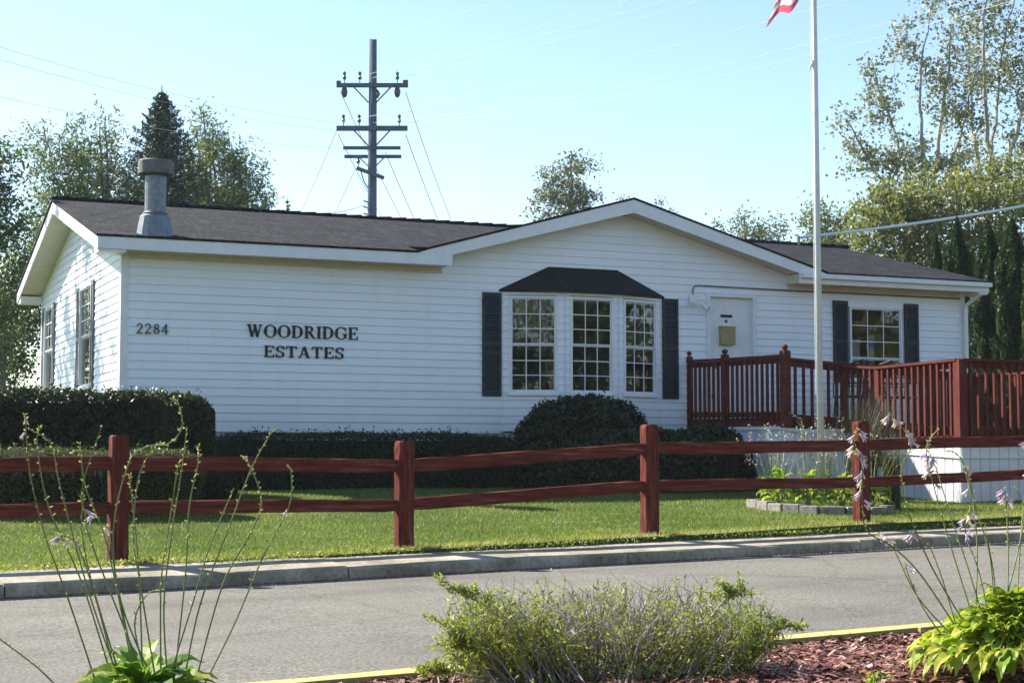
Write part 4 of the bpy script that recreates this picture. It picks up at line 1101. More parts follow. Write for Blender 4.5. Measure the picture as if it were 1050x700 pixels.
# hazy trees behind the roof
crown_tree('slender_tree', 'pale hazy round topped tree behind the entry gable', gbase(575,75), [blob(570,185,75,18,18),blob(590,170,75,22,13),blob(583,200,75,32,20),blob(560,205,75,18,14),blob(597,205,75,14,12),blob(575,235,75,40,20)], 150, 42, 0.5, 0.2, M['leaf_far'], M['bark'], .22, seed=8, tmean=.55, asp=.45)
crown_tree('slender_tree', 'sparse hazy treetop just right of the entry gable peak', gbase(775,80), [blob(762,225,80,16,8),blob(790,232,80,16,12),blob(775,245,80,30,12),blob(735,236,80,10,5)], 70, 26, 0.6, 0.2, M['leaf_far'], M['bark'], .15, seed=9, tmean=.45, asp=.45)
crown_tree('slender_tree', 'tiny hazy treetop between the entry gable and flagpole', gbase(680,82), [blob(676,208,82,4,4),blob(640,203,82,3,3),blob(685,222,82,10,8),blob(735,228,82,5,3)], 24, 18, 0.4, 0.18, M['leaf_far'], M['bark'], .1, seed=10, tmean=.45, asp=.45)
crown_tree('slender_tree', 'grey green tree right behind the flagpole above the roof', gbase(845,62), [blob(838,222,62,15,22),blob(860,235,62,18,18),blob(850,255,62,30,20)], 80, 45, 0.55, 0.18, M['leaf_mid'], M['bark'], .15, seed=12, tmean=.6)
# tall cottonwoods on the right
def LN(Y, *pp): return [at(px,py,Y+.9*math.sin(i*2.+px)) for i,(px,py) in enumerate(pp)]
CA = [LN(52,(947,330),(940,215),(915,130),(893,62)), LN(52,(950,330),(950,200),(942,90),(955,5)), LN(52,(952,330),(958,215),(985,140),(1003,62)), LN(52,(945,250),(905,185),(868,122)), LN(52,(952,220),(968,110),(975,30))]
CB = [LN(54,(1020,330),(1014,200),(1022,90),(1042,-10)), LN(54,(1016,240),(998,140),(992,40)), LN(54,(1022,220),(1045,120),(1065,20)), LN(54,(1016,180),(1008,80),(1012,-10))]
crown_tree('cottonwood_tree', 'tall sparse cottonwood rising above the right roof, its crown leaning left', gbase(945,52), [blob(893,75,52,14,28),blob(905,105,52,24,36),blob(868,128,52,16,26),blob(935,50,52,20,36),blob(952,10,52,18,22),blob(960,90,52,24,44),blob(975,35,52,18,28),blob(997,70,52,16,30),blob(985,120,52,26,30),blob(880,160,52,24,22),blob(925,165,52,40,28),blob(975,175,52,34,24)], 340, 22, .40, .14, M['leaf_poplar'], M['bark_pale'], .15, seed=21, stem_lines=CA, tmean=.62, asp=.65, upb=.9)
crown_tree('cottonwood_tree', 'tallest cottonwood at the right edge, reaching the top of the picture', gbase(1020,54), [blob(1010,20,54,34,45),blob(1040,60,54,34,60),blob(1000,70,54,30,50),blob(1045,150,54,30,60),blob(1000,150,54,28,40),blob(1075,60,54,40,90),blob(985,-10,54,22,30)], 330, 24, .42, .14, M['leaf_poplar'], M['bark_pale'], .16, seed=22, stem_lines=CB, tmean=.62, asp=.65, upb=.9)
k_ = 0
for px, py, rx, ry, lb in ((905,225,45,34,'low olive green tree directly above the right end of the roof'),(965,215,50,50,'broad olive green tree between the roof and the arborvitae'),(1035,215,50,60,'broad olive green tree at the right edge behind the arborvitae'),(1100,230,60,60,'olive green tree outside the right edge')):
    if px > 1050: continue
    crown_tree('olive_tree', lb, gbase(px,46), [blob(px,py,46,rx,ry),blob(px,py+70,46,rx,60)], 260, 48, .45, .14, M['leaf_olive'], M['bark_pale'], .15, seed=30+k_, tmean=.5, group='olive green trees behind the right end'); k_ += 1

def conifer(name, label, base, top, rad, nb, m, seed, nl=9, leaf=.12, group=None, p=1.):
    r = np.random.default_rng(seed); base = Vector(base); top = Vector(top); H = (top-base).length
    t = thing(name, label, 'tree', base, 0, group)
    m_ = MB(); m_.tube([base, base.lerp(top,.5), top],[.16,.09,.012],8); 
    pos = []
    for i in range(nb):
        f_ = (i+.5)/nb; c = base.lerp(top, .14+.84*f_); Lb = rad*(1-f_)**p*r.uniform(.72,1.12)+.04
        a_ = i*2.4+r.uniform(-.4,.4); d = Vector((math.cos(a_),math.sin(a_),-.20+.75*f_))
        e2 = c + d*Lb + Vector((0,0,.10*Lb)); mid = c.lerp(e2,.55)+Vector((0,0,-.08*Lb))
        m_.tube([c,mid,e2],[.02,.012,.003],4,False)
        n = int(nl*(3+13*Lb)); sdv = Vector((-d.y,d.x,0)).normalized()
        tt = r.random(n)**.8; wd = (.05+.20*Lb)*np.sin(np.pi*np.clip(tt*.8+.15,0,1))
        off_ = r.uniform(-1,1,n)*wd
        q = np.where((tt<.55)[:,None], np.array(c)+np.outer(tt/.55, np.array(mid-c)), np.array(mid)+np.outer((tt-.55)/.45, np.array(e2-mid)))
        q = q+np.outer(off_, np.array(sdv)); q[:,2] -= np.abs(off_)*.35+r.random(n)*.05*(.4+Lb); q += r.normal(0,.015,(n,3))
        pos.append(q)
    m_.build('trunk', M['bark'], t)
    pos = np.concatenate(pos); np_mesh('crown', leaves_geo(pos, leaf*r.uniform(.6,1.3,len(pos)), .22, .1, r), 4, m, t, np.clip(r.normal(.4,.22,len(pos)),0,1))
    return t
conifer('spruce_tree', 'dark pointed spruce rising behind the chimney', gbase(168,39), at(166,88,39), 3.1, 520, M['needle'], 41, nl=7, leaf=.13, p=.85)
conifer('spruce_tree', 'tiny distant conifer tip left of the utility pole', gbase(294,90), at(295,200,90), 2.4, 60, M['needle'], 42, nl=5, leaf=.3)

def column_tree(label, px, ptop, Y, hw_px, seed):
    r = np.random.default_rng(seed); b = gbase(px, Y); tp = at(px, ptop, Y); H = tp.z-b.z; R0 = hw_px*Y/F
    t = thing('arborvitae', label, 'tree', b, 0, 'arborvitae beside the right end of the house')
    N = 34000
    f_ = r.random(N)**1.1; a_ = r.uniform(0,2*np.pi,N)
    prof = np.where(f_ < .62, 1, np.clip(1-((f_-.62)/.38)**2.1,0,1))*(.93+.07*np.sin(f_*40+a_*2))
    lump = 1+.10*np.sin(a_*5+f_*13)+.07*np.sin(a_*9-f_*31)
    rr = R0*prof*lump*(1-np.abs(r.normal(0,.09,N)))*(1+.09*np.sin(f_*(9+seed%5*3)+seed))
    pos = np.stack([b.x+rr*np.cos(a_), b.y+rr*np.sin(a_), b.z+.1+f_*(H-.1)+r.normal(0,.04,N)],1)
    np_mesh('foliage', leaves_geo(pos, r.uniform(.05,.12,N), .28, 1.6, r), 4, M['cedar'], t, np.clip(r.normal(.42,.2,N)+.15*np.sin(a_*5+f_*13),0,1))
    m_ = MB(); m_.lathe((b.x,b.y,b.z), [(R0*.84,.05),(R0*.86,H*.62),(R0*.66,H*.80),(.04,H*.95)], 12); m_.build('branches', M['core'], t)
    return t
column_tree('smallest pointed arborvitae, leftmost above the roof end', 964, 243, 35, 13, 51)
column_tree('pointed arborvitae second from the left above the roof end', 986, 226, 34, 17, 52)
column_tree('tall dark arborvitae just right of the house corner', 1018, 230, 32.5, 20, 53)
column_tree('shorter arborvitae filling in close behind the house corner', 1000, 262, 35.5, 15, 56)
column_tree('tall wide arborvitae near the right edge', 1043, 226, 32, 22, 54)
column_tree('tall arborvitae cut by the right edge of the picture', 1066, 235, 31.5, 18, 55)

def hedge_box(name, label, u_axis, P0, L_, W_, zb, zt, m, N, lsz, seed, cat='hedge', rnd=.25, tm=.4, wob=.05):
    """clipped hedge: box along direction u_axis from P0"""
    r = np.random.default_rng(seed); ua = Vector((math.cos(u_axis), math.sin(u_axis), 0)); va_ = Vector((-ua.y, ua.x, 0))
    cc = Vector(P0)+ua*L_/2+va_*W_/2; t = thing(name, label, cat, (cc.x,cc.y,zb), 0)
    H = zt-zb
    d = r.normal(size=(N,3)); p = 5.0
    nrm = (np.abs(d[:,0])**p+np.abs(d[:,1])**p+np.abs(d[:,2])**p)**(1/p); d /= nrm[:,None]
    # spread more evenly over faces
    f_ = r.integers(0,4,N); a = r.uniform(-1,1,N); b = r.uniform(-1,1,N)
    q = np.where((f_==0)[:,None], np.stack([a,-np.ones(N),b],1), np.where((f_==1)[:,None], np.stack([a,b,np.ones(N)],1), np.where((f_==2)[:,None], np.stack([a,-np.ones(N),b],1), np.stack([np.where(a>0,1,-1)*np.ones(N),b,a*0+r.uniform(-1,1,N)],1))))
    nrm = (np.abs(q)**4.2).sum(1)**(1/4.2); q = q/nrm[:,None]
    lump = 1+wob*(np.sin(q[:,0]*L_*2.3+q[:,2]*3)+.6*np.sin(q[:,0]*L_*5.1+q[:,1]*4+1))
    dep = 1-np.abs(r.normal(0,.06,N))
    x_ = q[:,0]*L_/2*(1+(lump-1)*.3)*dep**.3; y_ = q[:,1]*W_/2*lump*dep; z_ = H/2+q[:,2]*H/2*(1+(lump-1)*.6)*dep
    pos = np.stack([cc.x+ua.x*x_+va_.x*y_, cc.y+ua.y*x_+va_.y*y_, zb+z_+r.normal(0,.015,N)+np.where(r.random(N)<.05, r.uniform(0,.09,N), 0)],1)
    np_mesh('foliage', leaves_geo(pos, lsz*r.uniform(.5,1.3,N), .38, .5, r), 4, m, t, np.clip(r.normal(tm,.2,N),0,1))
    m_ = MB(); Mx = Matrix.Translation((cc.x,cc.y,zb)) @ Matrix.Rotation(u_axis,4,'Z')
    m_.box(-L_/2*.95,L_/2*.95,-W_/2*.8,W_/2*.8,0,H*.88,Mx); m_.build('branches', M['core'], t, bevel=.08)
    return t
def mound(name, label, c, rx, ry, h, m, N, lsz, seed, cat='bush', tm=.4, ang=HA, pw=2.6, group=None):
    r = np.random.default_rng(seed); c = Vector(c); t = thing(name, label, cat, c, 0, group)
    d = r.normal(size=(N,3)); d[:,2] = np.abs(d[:,2]); d /= ((np.abs(d)**pw).sum(1)**(1/pw))[:,None]
    lump = 1+.022*np.sin(d[:,0]*9+d[:,1]*5)+.018*np.sin(d[:,0]*17+d[:,2]*13)
    dep = 1-r.normal(.02,.03,N); k = lump*dep
    x_ = d[:,0]*rx*k; y_ = d[:,1]*ry*k; z_ = d[:,2]*h*k
    ca, sa = math.cos(ang), math.sin(ang)
    pos = np.stack([c.x+ca*x_-sa*y_, c.y+sa*x_+ca*y_, c.z+z_],1)
    np_mesh('foliage', leaves_geo(pos, lsz*r.uniform(.5,1.3,N), .42, .3, r), 4, m, t, np.clip(r.normal(tm,.2,N),0,1))
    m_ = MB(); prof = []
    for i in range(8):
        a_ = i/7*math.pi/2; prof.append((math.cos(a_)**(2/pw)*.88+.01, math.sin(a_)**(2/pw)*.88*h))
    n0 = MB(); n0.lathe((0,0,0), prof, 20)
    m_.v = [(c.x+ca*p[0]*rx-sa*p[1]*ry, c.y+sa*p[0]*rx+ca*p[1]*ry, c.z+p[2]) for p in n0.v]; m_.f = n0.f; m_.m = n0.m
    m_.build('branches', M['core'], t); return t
# tall clipped hedge at the left corner: two blocks
hp = at(-60,465,19.3)
hedge_box('clipped_hedge', 'tall dark clipped hedge at the left edge of the frame in front of the gable', R(14), (hp.x,hp.y,0), 2.72, 1.0, -.56, .78, M['hedge'], 26000, .065, 61)
hp = at(127,465,20.4)
hedge_box('clipped_hedge', 'dark clipped hedge block in front of the house number corner', R(20), (hp.x,hp.y,0), 1.2, 1.0, -.55, .77, M['hedge'], 15000, .065, 62)
hp = at(-70,465,17.6)
hedge_box('low_hedge', 'low sunlit hedge behind the left end of the fence', R(14), (hp.x,hp.y,0), 2.9, .7, -.62, .04, M['lowhedge'], 16000, .05, 63, tm=.55, wob=.08)
h0 = hw(.75,-1.35,0)
hedge_box('foundation_hedge', 'long low dark hedge under the lettered wall', HA, (h0.x,h0.y,0), 5.15, .9, -.55, .29, M['hedge'], 30000, .055, 64, tm=.3)
hp = at(150,465,19.9)
hedge_box('low_hedge', 'low dark hedge running on behind the second fence bay', R(18), (hp.x,hp.y,0), 1.15, .8, -.60, -.16, M['hedge'], 13000, .05, 65, tm=.45)
bc = at(601,465,24.35); mound('round_bush', 'large dark rounded bush under the bay window', (bc.x,bc.y,-.55), 1.13, .85, 1.36, M['hedge'], 24000, .085, 71, tm=.3)
bc = at(658,465,23.75); mound('round_bush', 'lower flat topped dark bush in front of the bay window bush', (bc.x,bc.y,-.57), 1.45, .6, .90, M['hedge'], 22000, .085, 72, tm=.3)
bc = at(725,465,24.2); mound('round_bush', 'low dark bush beside the deck railing corner', (bc.x,bc.y,-.55), .68, .6, .92, M['hedge'], 12000, .085, 73, tm=.3)

# ---- foreground hostas
def hosta(name, label, c, rx, h, nl, ll, m, seed, stalks, flowers, spread=None, tm=.45):
    r = random.Random(seed); c = Vector(c); t = thing(name, label, 'plant', c)
    vt = []; tn = []
    for i in range(nl):
        az = r.uniform(0, 2*math.pi); f_ = (i+.5)/nl            # outer leaves low, inner high
        el = R(8+72*f_+r.uniform(-10,10)); L_ = ll*r.uniform(.75,1.2); W_ = L_*r.uniform(.14,.22)
        d = Vector((math.cos(az),math.sin(az),0)); sd = Vector((-d.y,d.x,0)); ro = rx*(1-f_)*.62*r.uniform(.7,1.1)
        base = c + d*ro + Vector((0,0,h*(.30+.60*f_)*r.uniform(.75,1.1)))
        seg = 7; pos = base.copy(); e_ = el; spine = [pos.copy()]; dirs = []
        for k in range(seg):
            dd = d*math.cos(e_)+Vector((0,0,math.sin(e_))); dirs.append(dd); pos = pos+dd*L_/seg; spine.append(pos.copy()); e_ -= R(r.uniform(10,17))
        dirs.append(dirs[-1]); roll = r.uniform(-.5,.5)
        prof = [.10,.62,.92,1.0,.88,.62,.30,.0]; ti = min(1,max(0,r.gauss(tm,.2)))
        if r.random() < .02: ti = 1.
        for k in range(seg):
            for sgn in (-1,1):
                q = []
                for kk, ed in ((k,0),(k,1),(k+1,1),(k+1,0)):
                    nrm = dirs[kk].cross(sd).normalized()*-1
                    o = sd*math.cos(roll)+nrm*math.sin(roll)
                    p = spine[kk]+(o*sgn*W_*prof[kk]+ (Vector((0,0,1))*W_*.30*prof[kk]) + Vector((0,0,.006*math.sin(kk*2.1+i))))*ed
                    q.append(p)
                if sgn < 0: q = q[::-1]
                vt += [tuple(p) for p in q]; tn.append(min(1,max(0,ti+.05*(k-3)*.5)))
    np_mesh('foliage', np.array(vt), 4, m, t, np.array(tn))
    for (pts, fl_) in stalks:
        P = [Vector(p) for p in pts]; sm = []
        for i in range(len(P)-1):                       # Catmull-Rom
            p0 = P[max(i-1,0)]; p1 = P[i]; p2 = P[i+1]; p3 = P[min(i+2,len(P)-1)]
            for k in range(8):
                s_ = k/8; sm.append(.5*((2*p1)+(p2-p0)*s_+(2*p0-5*p1+4*p2-p3)*s_*s_+(-p0+3*p1-3*p2+p3)*s_**3))
        sm.append(P[-1]); n = len(sm)
        m_ = MB(); m_.tube(sm, [.0027*(1-.6*i/n)+.0008 for i in range(n)], 5); so = m_.build('flower_stalk', M['stalk'], t)
        vt = []; tn = []
        def petal(p, ax, L_, W_, ti):
            ax = ax.normalized(); s1 = ax.cross(Vector((r.uniform(-1,1),r.uniform(-1,1),.3))).normalized(); s2 = ax.cross(s1)
            for s_ in (s1, s2):
                vt.extend([tuple(p), tuple(p+ax*L_*.55+s_*W_), tuple(p+ax*L_), tuple(p+ax*L_*.55-s_*W_)]); tn.append(ti)
        k = int(n*.25)
        while k < n:
            p = sm[k]; tng = (sm[min(k+1,n-1)]-sm[max(k-1,0)]).normalized()
            for rep in range(r.choice((0,1,1,2,2))):
                o = Vector((r.gauss(0,1),r.gauss(0,1),r.gauss(.2,.5))).normalized()
                petal(p, o+tng*.5, r.uniform(.007,.020), .0032, r.uniform(.1,.9))
            k += 1
        tag(np_mesh('bud', np.array(vt), 4, M['bud'], so, np.array(tn)), kind='stuff')
        for f0, f1, nf in fl_:
            for i in range(nf):
                vt = []; tn = []
                kk = int((f0+(f1-f0)*i/max(1,nf-1))*(n-1)); p = sm[kk]
                az = r.uniform(0,2*math.pi); o = Vector((math.cos(az),math.sin(az)*.7,-.75)).normalized()
                L_ = r.uniform(.024,.042); s1 = o.cross(Vector((0,0,1))).normalized(); s2 = o.cross(s1); ti = r.uniform(0,1)
                p = p+o*.012
                for q in range(6):
                    a0 = q*math.pi/3; a1 = (q+1)*math.pi/3; rr = .0035; r1 = L_*.20; r2 = L_*.34
                    c0 = lambda a, rad, l: p+o*l+(s1*math.cos(a)+s2*math.sin(a))*rad
                    vt.extend([tuple(c0(a0,rr,0)),tuple(c0(a1,rr,0)),tuple(c0(a1,r1,L_*.62)),tuple(c0(a0,r1,L_*.62))]); tn.append(ti)
                    am = (a0+a1)/2
                    vt.extend([tuple(c0(a0,r1,L_*.62)),tuple(c0(a1,r1,L_*.62)),tuple(c0(am+.12,r2,L_)),tuple(c0(am-.12,r2,L_))]); tn.append(min(1,ti+.15))
                np_mesh('flower', np.array(vt), 4, M['lilac'], so, np.array(tn))
    return t
def st(Y, *pp, fl=(), dy=0.):
    n = len(pp); return ([at(p[0],p[1],Y+dy*i/(n-1)) for i, p in enumerate(pp)], fl)
YL = 5.8
cL = at(148,465,YL); cL.z = gz(cL.x,cL.y)
S_ = [st(YL,(122,720),(85,600),(50,520),(38,455),(42,437)), st(YL,(105,720),(72,620),(45,545),(30,480),(26,425),dy=-.2),
      st(YL,(130,720),(92,610),(62,500),(52,455),(30,440)), st(YL,(140,705),(110,560),(88,500),(82,455),dy=.2),
      st(YL,(150,700),(95,560),(88,530),(84,500),(104,437),dy=.1), st(YL,(125,700),(95,600),(84,545),(86,500)),
      st(YL,(158,700),(125,620),(116,545),(132,475),(150,458),(172,455),(186,440),(185,420),(178,409)), st(YL,(160,700),(144,600),(137,550),(142,490),(158,458),(166,455),dy=.1),
      st(YL,(146,690),(143,600),(139,545),(134,500),(134,487)), st(YL,(172,700),(168,620),(177,540),(185,490),(192,437)), st(YL,(165,700),(165,600),(173,540),(183,474)),
      st(YL,(178,700),(190,590),(194,520),(203,475),(203,458),dy=.15), st(YL,(188,700),(205,620),(235,540),(258,480),(279,442)), st(YL,(200,700),(228,600),(260,540),(268,510),(255,475),(249,468),dy=.1),
      st(YL,(205,710),(240,640),(270,570),(296,520),(299,490),(296,478)), st(YL,(175,690),(200,610),(215,560),(240,500)),
      st(YL,(140,690),(120,600),(112,540)), st(YL,(118,690),(100,620),(80,560),(62,548),dy=-.1), st(YL,(150,695),(138,640),(150,610),(163,605)), st(YL,(90,740),(45,690),(0,655),(-20,640))]
S_[17] = (S_[17][0], ((.8,1.,4),)); S_[1] = (S_[1][0], ((.93,1.,2),)); S_[4] = (S_[4][0], ((.6,.63,1),)); S_[14] = (S_[14][0], ((.6,.62,1),)); S_[3] = (S_[3][0], ((.45,.5,2),))
hosta('hosta_plant', 'green leaved hosta with bare flower stalks at the lower left', cL, .46, .23, 150, .18, M['hosta'], 91, S_, True, tm=.42)
YR = 6.75
cR = at(1034,465,YR); cR.z = gz(cR.x,cR.y)
S_ = [st(YR,(985,650),(945,590),(915,560),(890,545),(884,520),(884,480),(876,455),(880,440),dy=-.5,fl=((.60,.72,7),(.78,.86,6),(.95,1.,3))),
      st(YR,(975,650),(940,610),(915,560),(900,545),fl=((.8,1.,4),)), st(YR,(990,640),(955,580),(930,520),(925,480),(935,455),(922,435),(912,425),dy=-.3,fl=((.7,.8,4),(.9,1.,6))),
      st(YR,(1000,640),(975,560),(958,500),(950,460),(962,440),fl=((.55,.6,2),)), st(YR,(1010,640),(992,580),(975,530),(960,480),(950,460),fl=((.75,.97,10),)),
      st(YR,(1015,640),(1005,590),(990,545),(995,520),fl=((.7,.95,8),)), st(YR,(1020,640),(1015,570),(1000,520),(985,470),(970,462),fl=((.6,.7,3),)),
      st(YR,(1032,640),(1034,570),(1032,520),(1030,500),fl=((.75,1.,12),)), st(YR,(1042,640),(1046,560),(1052,500),(1060,470),dy=.2,fl=((.8,1,5),)),
      st(YR,(1025,640),(1045,560),(1050,520),(1040,500)), st(YR,(965,650),(945,620),(930,585),(930,578),fl=((.9,1.,3),)),
      st(YR,(1000,640),(1002,560),(996,500),(990,480)), st(YR,(1050,640),(1066,560),(1072,470),(1056,450),fl=((.8,1,5),)), st(YR,(1012,640),(1020,600),(1010,540)), st(YR,(980,640),(965,590),(950,555),(932,545),fl=((.9,1.,3),))]
hosta('hosta_plant', 'golden leaved hosta with lilac flower stalks at the lower right', cR, .55, .30, 720, .135, M['hosta_gold'], 92, S_, True, tm=.45)

# ---- foreground spirea with dead twigs
def spirea():
    r = random.Random(5); c = at(620,465,7.2); c.z = gz(c.x,c.y)
    t = thing('spirea_shrub', 'spreading shrub with bare grey twigs and yellow green tips in the mulch', 'shrub', c)
    m_ = MB(); pos = []; 
    kx = 7.2/F
    for i in range(520):
        tx = r.uniform(-1,1); px_top = 625+tx*165
        htop = 596+22*abs(tx)**2+r.uniform(-6,30)
        base = c+Vector((r.gauss(0,.10)+tx*.50, r.gauss(0,.14), 0))
        Yt = 7.2+r.uniform(-.45,.42)
        tip = at(px_top, htop + (r.random()**2)*45, Yt)
        mid = base.lerp(tip,.5)+Vector((tx*.05+r.gauss(0,.03),r.gauss(0,.03),.03))
        P = [base, base.lerp(mid,.5)+Vector((r.gauss(0,.01),0,.0)), mid, mid.lerp(tip,.5)+Vector((r.gauss(0,.012),r.gauss(0,.012),0)), tip]
        m_.tube(P,[.0042,.0036,.0028,.002,.0009],4,False)
        for q in range(r.randint(2,4)):
            f_ = r.uniform(.45,.95); a_ = P[2].lerp(P[4],(f_-.4)/.6); b2 = a_+Vector((r.gauss(0,.05),r.gauss(0,.04),r.uniform(.03,.10)))
            m_.tube([a_, a_.lerp(b2,.5)+Vector((r.gauss(0,.006),0,0)), b2],[.0017,.0012,.0006],3,False)
        leafy = r.random() < (.34+.5*abs(tx)**1.5+(.2 if tx<-.3 else 0))
        if leafy:
            for q in range(r.randint(50,110)):
                f_ = r.uniform(.25,1.); a_ = P[0].lerp(P[2],f_*2) if f_<.5 else P[2].lerp(P[4],f_*2-1)
                pos.append(a_+Vector((r.gauss(0,.018),r.gauss(0,.018),r.gauss(0,.018))))
    for (p0,p1,p2) in (((540,660),(500,622),(462,600)),((520,690),(480,650),(470,660)),((520,700),(470,690),(432,688)),((720,680),(770,652),(818,640)),((715,650),(745,612),(762,606)),((700,690),(760,680),(790,660)),((520,700),(490,670),(455,640))):
        P = [at(*p0,7.1),at(*p1,7.0),at(*p2,6.95)]; m_.tube(P,[.006,.004,.0015],5,False)
        for s_ in range(9):
            a_ = P[1].lerp(P[2], .1+.9*s_/8); b2 = a_+Vector((r.gauss(0,.05),r.gauss(0,.03),r.uniform(-.01,.07))); m_.tube([a_,b2],[.002,.0008],3,False)
            for q in range(60):
                pos.append(a_.lerp(b2,r.random())+Vector((r.gauss(0,.011),r.gauss(0,.011),r.gauss(0,.011))))
    for q in range(7000):
        x_ = r.uniform(-.62,.62); pos.append(c+Vector((x_, r.gauss(0,.16), abs(r.gauss(.04,.11))+.02)))
    m_.build('twig', M['twig'], t)
    pos = np.array([tuple(p) for p in pos]); rr = np.random.default_rng(6)
    np_mesh('foliage', leaves_geo(pos, rr.uniform(.014,.038,len(pos)), .24, .5, rr), 4, M['shrub'], t, np.clip(rr.normal(.54,.24,len(pos)),0,1))
spirea()
# dandelion-like weed in the mulch
hosta('weed_plant', 'small pale green weed sprouting in the red mulch', (lambda p: Vector((p.x,p.y,gz(p.x,p.y))))(at(893,465,6.45)), .07, .05, 16, .07, M['hosta'], 95, [], False, tm=.75)

# ---- flower bed round the flagpole
bedo = thing('stone_edging', 'low grey block edging around the flagpole flower bed', 'edging', (FB.x,FB.y,-.66))
r = random.Random(3)
path = [at(769,465,20.9),at(800,465,20.2),at(848,465,19.75),at(885,465,19.75),at(912,465,20.1)]
path = [Vector((p.x,p.y,0)) for p in path]
seglen = [0]
for a_, b2 in zip(path, path[1:]): seglen.append(seglen[-1]+(b2-a_).length)
def onpath(s_):
    for i in range(len(path)-1):
        if s_ <= seglen[i+1] or i == len(path)-2:
            return path[i].lerp(path[i+1], min(1,(s_-seglen[i])/(seglen[i+1]-seglen[i])))
s_ = 0.
while s_ < seglen[-1]-.1:
    e2 = s_+r.uniform(.24,.32); A_ = onpath(s_); B_ = onpath(min(e2-.012,seglen[-1])); z0 = gz(A_.x,A_.y)
    m_ = MB(); hgt = .10+r.uniform(-.008,.008); m_.bar(A_+Vector((0,0,z0+hgt/2-.02)), B_+Vector((0,0,z0+hgt/2-.02)), .13, hgt+.04)
    m_.build('block', M['stone'], bedo, bevel=.008); s_ = e2
def clump(name, label, px, Y, hpx_top, n, ll, m, seed, sprays=0, sm=None, w=.28, tm=.45):
    c = at(px,465,Y); c.z = gz(c.x,c.y)+.02; rr = random.Random(seed); top = at(px,hpx_top,Y).z
    S2 = []
    t = hosta(name, label, c, w, (top-c.z)*.9 if not sprays else .40, n, ll, m, seed, [], False, tm=tm)
    if sprays:
        m_ = MB(); pos = []
        for i in range(sprays):
            az = rr.uniform(0,2*math.pi); e2 = c+Vector((math.cos(az)*rr.uniform(.1,.6),math.sin(az)*.4,(top-c.z)*rr.uniform(.7,1.05)))
            mid = c.lerp(e2,.55)+Vector((0,0,.10)); m_.tube([c,mid,e2],[.004,.003,.001],4,False)
            for k in range(8):
                p = mid.lerp(e2, rr.random()**.4); pos.append(tuple(p+Vector((rr.gauss(0,.022),rr.gauss(0,.022),rr.gauss(0,.022)))))
        m_.build('flower_stalk', M['stalk'], t); rg = np.random.default_rng(seed)
        np_mesh('flower', leaves_geo(np.array(pos), rg.uniform(.016,.048,len(pos)), .5, -.2, rg), 4, M['whitef'], t, rg.random(len(pos)))['kind'] = 'stuff'
    return t
G_ = 'hostas in the flagpole bed'
clump('bed_hosta','yellow green hosta at the left end of the flagpole bed',800,20.7,448,60,.17,M['hosta_gold'],101,15,w=.30,tm=.3)
clump('bed_hosta','yellow green hosta just left of the flagpole',828,20.5,440,70,.17,M['hosta_gold'],102,16,w=.32,tm=.35)
clump('bed_hosta','yellow green hosta just right of the flagpole foot',863,20.4,446,60,.16,M['hosta_gold'],103,14,w=.28,tm=.35)
clump('bed_hosta','green hosta behind the fourth fence post',893,20.5,440,60,.16,M['hosta'],104,18,w=.28,tm=.5)
clump('bed_hosta','pale hosta under the ramp railing at the back of the bed',846,21.6,428,50,.15,M['hosta'],105,22,w=.32)
clump('bed_hosta','flowering hosta at the back left of the bed, beneath the railing',792,21.5,436,45,.15,M['hosta'],106,18,w=.30)
def grasses(name, label, px, Y, ztop_px, n, m, seed, zb=None, w=.12, sp=.35):
    c = at(px,465,Y); c.z = gz(c.x,c.y) if zb is None else zb; r2 = random.Random(seed); t = thing(name, label, 'plant', c); top = at(px,ztop_px,Y).z
    vt = []; tn = []
    for i in range(n):
        az = r2.uniform(0,2*math.pi); b0 = c+Vector((r2.gauss(0,w*.4),r2.gauss(0,w*.4),0)); H = (top-c.z)*r2.uniform(.7,1.05); d = Vector((math.cos(az),math.sin(az),0)); sdv = Vector((-d.y,d.x,0))*.006
        pr = b0; ti = r2.random(); lean = sp*r2.uniform(.2,1.2)*H
        for k in range(1,6):
            f_ = k/5; q = b0+d*lean*f_**2+Vector((0,0,H*(f_-.25*f_**3*r2.uniform(0,1)))); wA = 1-(k-1)/5; wB = 1-k/5
            vt += [tuple(pr-sdv*wA),tuple(pr+sdv*wA),tuple(q+sdv*(wB+.05)),tuple(q-sdv*(wB+.05))]; tn.append(ti); pr = q
    np_mesh('foliage', np.array(vt), 4, m, t, np.array(tn)); return t
grasses('ornamental_grass','clump of thin green grass right of the fourth fence post',914,20.7,432,260,M['lowhedge'],111,sp=.3)
grasses('ornamental_grass','drooping dry grass, darkened to stand in for house shadow on the ramp railing',884,22.4,384,420,M['drygrass'],112,sp=.42,w=.26)  # blades coloured dark in place of the house shadow there
# dry seed heads rising above the low hedge
def seeds():
    r2 = random.Random(8); c = at(60,465,17.3); c.z = gz(c.x,c.y); t = thing('dry_flower_row','row of dry flower tips showing above the top rail at the left','plant',c)
    m_ = MB(); pos = []
    for i in range(90):
        p = at(r2.uniform(-20,118),465,17.2+r2.uniform(-.2,.3)); b0 = Vector((p.x,p.y,gz(p.x,p.y))); e2 = b0+Vector((r2.gauss(0,.04),r2.gauss(0,.04),.72+.66-.66+r2.uniform(-.06,.1)))
        m_.tube([b0.lerp(e2,.72),e2],[.0015,.001],3,False)
        for k in range(14): pos.append(tuple(e2+Vector((r2.gauss(0,.012),r2.gauss(0,.012),r2.gauss(-.02,.035)))))
    m_.build('stem', M['twig'], t)['kind'] = 'stuff'; rg = np.random.default_rng(8)
    np_mesh('seed_head', leaves_geo(np.array(pos), rg.uniform(.015,.035,len(pos)), .4, .4, rg), 4, M['drygrass'], t, .5+.5*rg.random(len(pos)))
seeds()

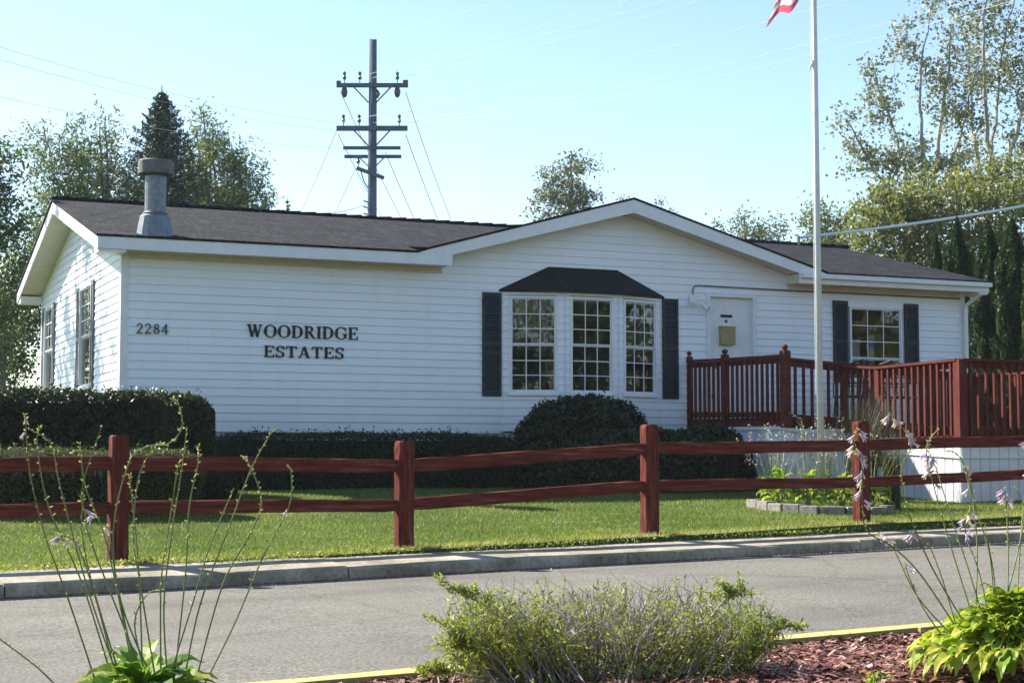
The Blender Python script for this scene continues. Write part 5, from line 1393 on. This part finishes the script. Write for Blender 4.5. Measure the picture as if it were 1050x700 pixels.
# ------------------------------------------------------------------ woods across the road (mirrored in the windows)
kk = 0
for (x,y,h,w_) in ((30,-14,11,5),(34,-5,12,5.5),(27,2,9,4),(37,5,13,5.5),(40,14,12,5),(31,11,8,3.6),(44,22,12,5),(22,-20,12,5.5)):
    crown_tree('roadside_tree', ['tall','broad','small','spreading','dense','low','far','near'][kk]+' leafy tree across the road, outside the right edge', (x,y,-1.1), [(x,y,h*.62-1,w_,w_,h*.36),(x+1,y-1,h*.35,w_*.9,w_*.9,h*.28)], 130, 60, 1.2, .42, M['leaf_olive'] if kk%2 else M['leaf_mid'], M['bark'], .25, seed=200+kk, group='trees across the road'); kk += 1

for i_, (x,y,h,w_) in enumerate(((-9,-34,12,5),(0,-30,11,5),(9,-31,13,5.5),(17,-27,11,5))):
    crown_tree('roadside_tree', ['first','second','third','fourth'][i_]+' leafy tree behind the viewer, counted from the left', (x,y,-1.1), [(x,y,h*.6-1,w_,w_,h*.38),(x+1,y-1,h*.32,w_,w_,h*.30)], 130, 60, 1.2, .42, M['leaf_olive'] if i_%2 else M['leaf_mid'], M['bark'], .25, seed=230+i_, group='trees across the road')

# ------------------------------------------------------------------ lift everything so that heights are above the road
for o in list(S.objects):
    if o.parent is None:
        if o.type == 'MESH':
            o.data.transform(Matrix.Translation((0,0,EYE)))
        else: o.location.z += EYE

mb = MB(); mb.box(-760,760,-760,760,-2.2+EYE-1.2,15.5)
def b_haze(nt, out):
    v = nt.nodes.new('ShaderNodeVolumePrincipled'); v.inputs['Color'].default_value = (.86,.93,1,1); v.inputs['Density'].default_value = .0003; v.inputs['Anisotropy'].default_value = .2
    nt.links.new(v.outputs[0], out.inputs['Volume'])
tag(mb.build('haze', mat('haze_air', b_haze)), kind='stuff')
# ------------------------------------------------------------------ camera, sun, sky
cam = bpy.data.cameras.new('camera'); co_ = bpy.data.objects.new('camera', cam); COL.objects.link(co_)
co_.location = (0,0,EYE); co_.rotation_euler = (math.pi/2+PITCH,0,0)
cam.sensor_fit = 'HORIZONTAL'; cam.sensor_width = 36; cam.lens = 36*F/1050; cam.clip_end = 6000; cam.clip_start = .05
S.camera = co_
SUN_EL = R(38); sdir = Vector((-.872,.490,0)).normalized()
az = math.atan2(sdir.x, sdir.y)       # clockwise from +Y
to = Vector((sdir.x*math.cos(SUN_EL), sdir.y*math.cos(SUN_EL), math.sin(SUN_EL)))
sl_ = bpy.data.lights.new('sun','SUN'); sl_.energy = 5.0; sl_.angle = R(.55); sl_.color = (1.0,.94,.84)
so_ = bpy.data.objects.new('sun', sl_); COL.objects.link(so_); so_.rotation_euler = to.to_track_quat('Z','Y').to_euler(); so_.location = (-20,10,20)
w = bpy.data.worlds.new('World'); S.world = w; w.use_nodes = True; nt = w.node_tree; nt.nodes.clear()
sky = nt.nodes.new('ShaderNodeTexSky'); sky.sky_type = 'NISHITA'; sky.sun_disc = False; sky.sun_elevation = SUN_EL; sky.sun_rotation = az % (2*math.pi)
sky.air_density = 1.0; sky.dust_density = .25; sky.ozone_density = 1.6; sky.altitude = 200
bg = nt.nodes.new('ShaderNodeBackground'); bg.inputs[1].default_value = .092
out = nt.nodes.new('ShaderNodeOutputWorld'); nt.links.new(sky.outputs[0], bg.inputs[0]); nt.links.new(bg.outputs[0], out.inputs[0])
vs_ = S.view_settings; vs_.view_transform = 'Standard'; vs_.look = 'None'; vs_.gamma = 1; vs_.exposure = 1.45; vs_.use_curve_mapping = False
S.cycles.max_bounces = 8; S.cycles.transparent_max_bounces = 16
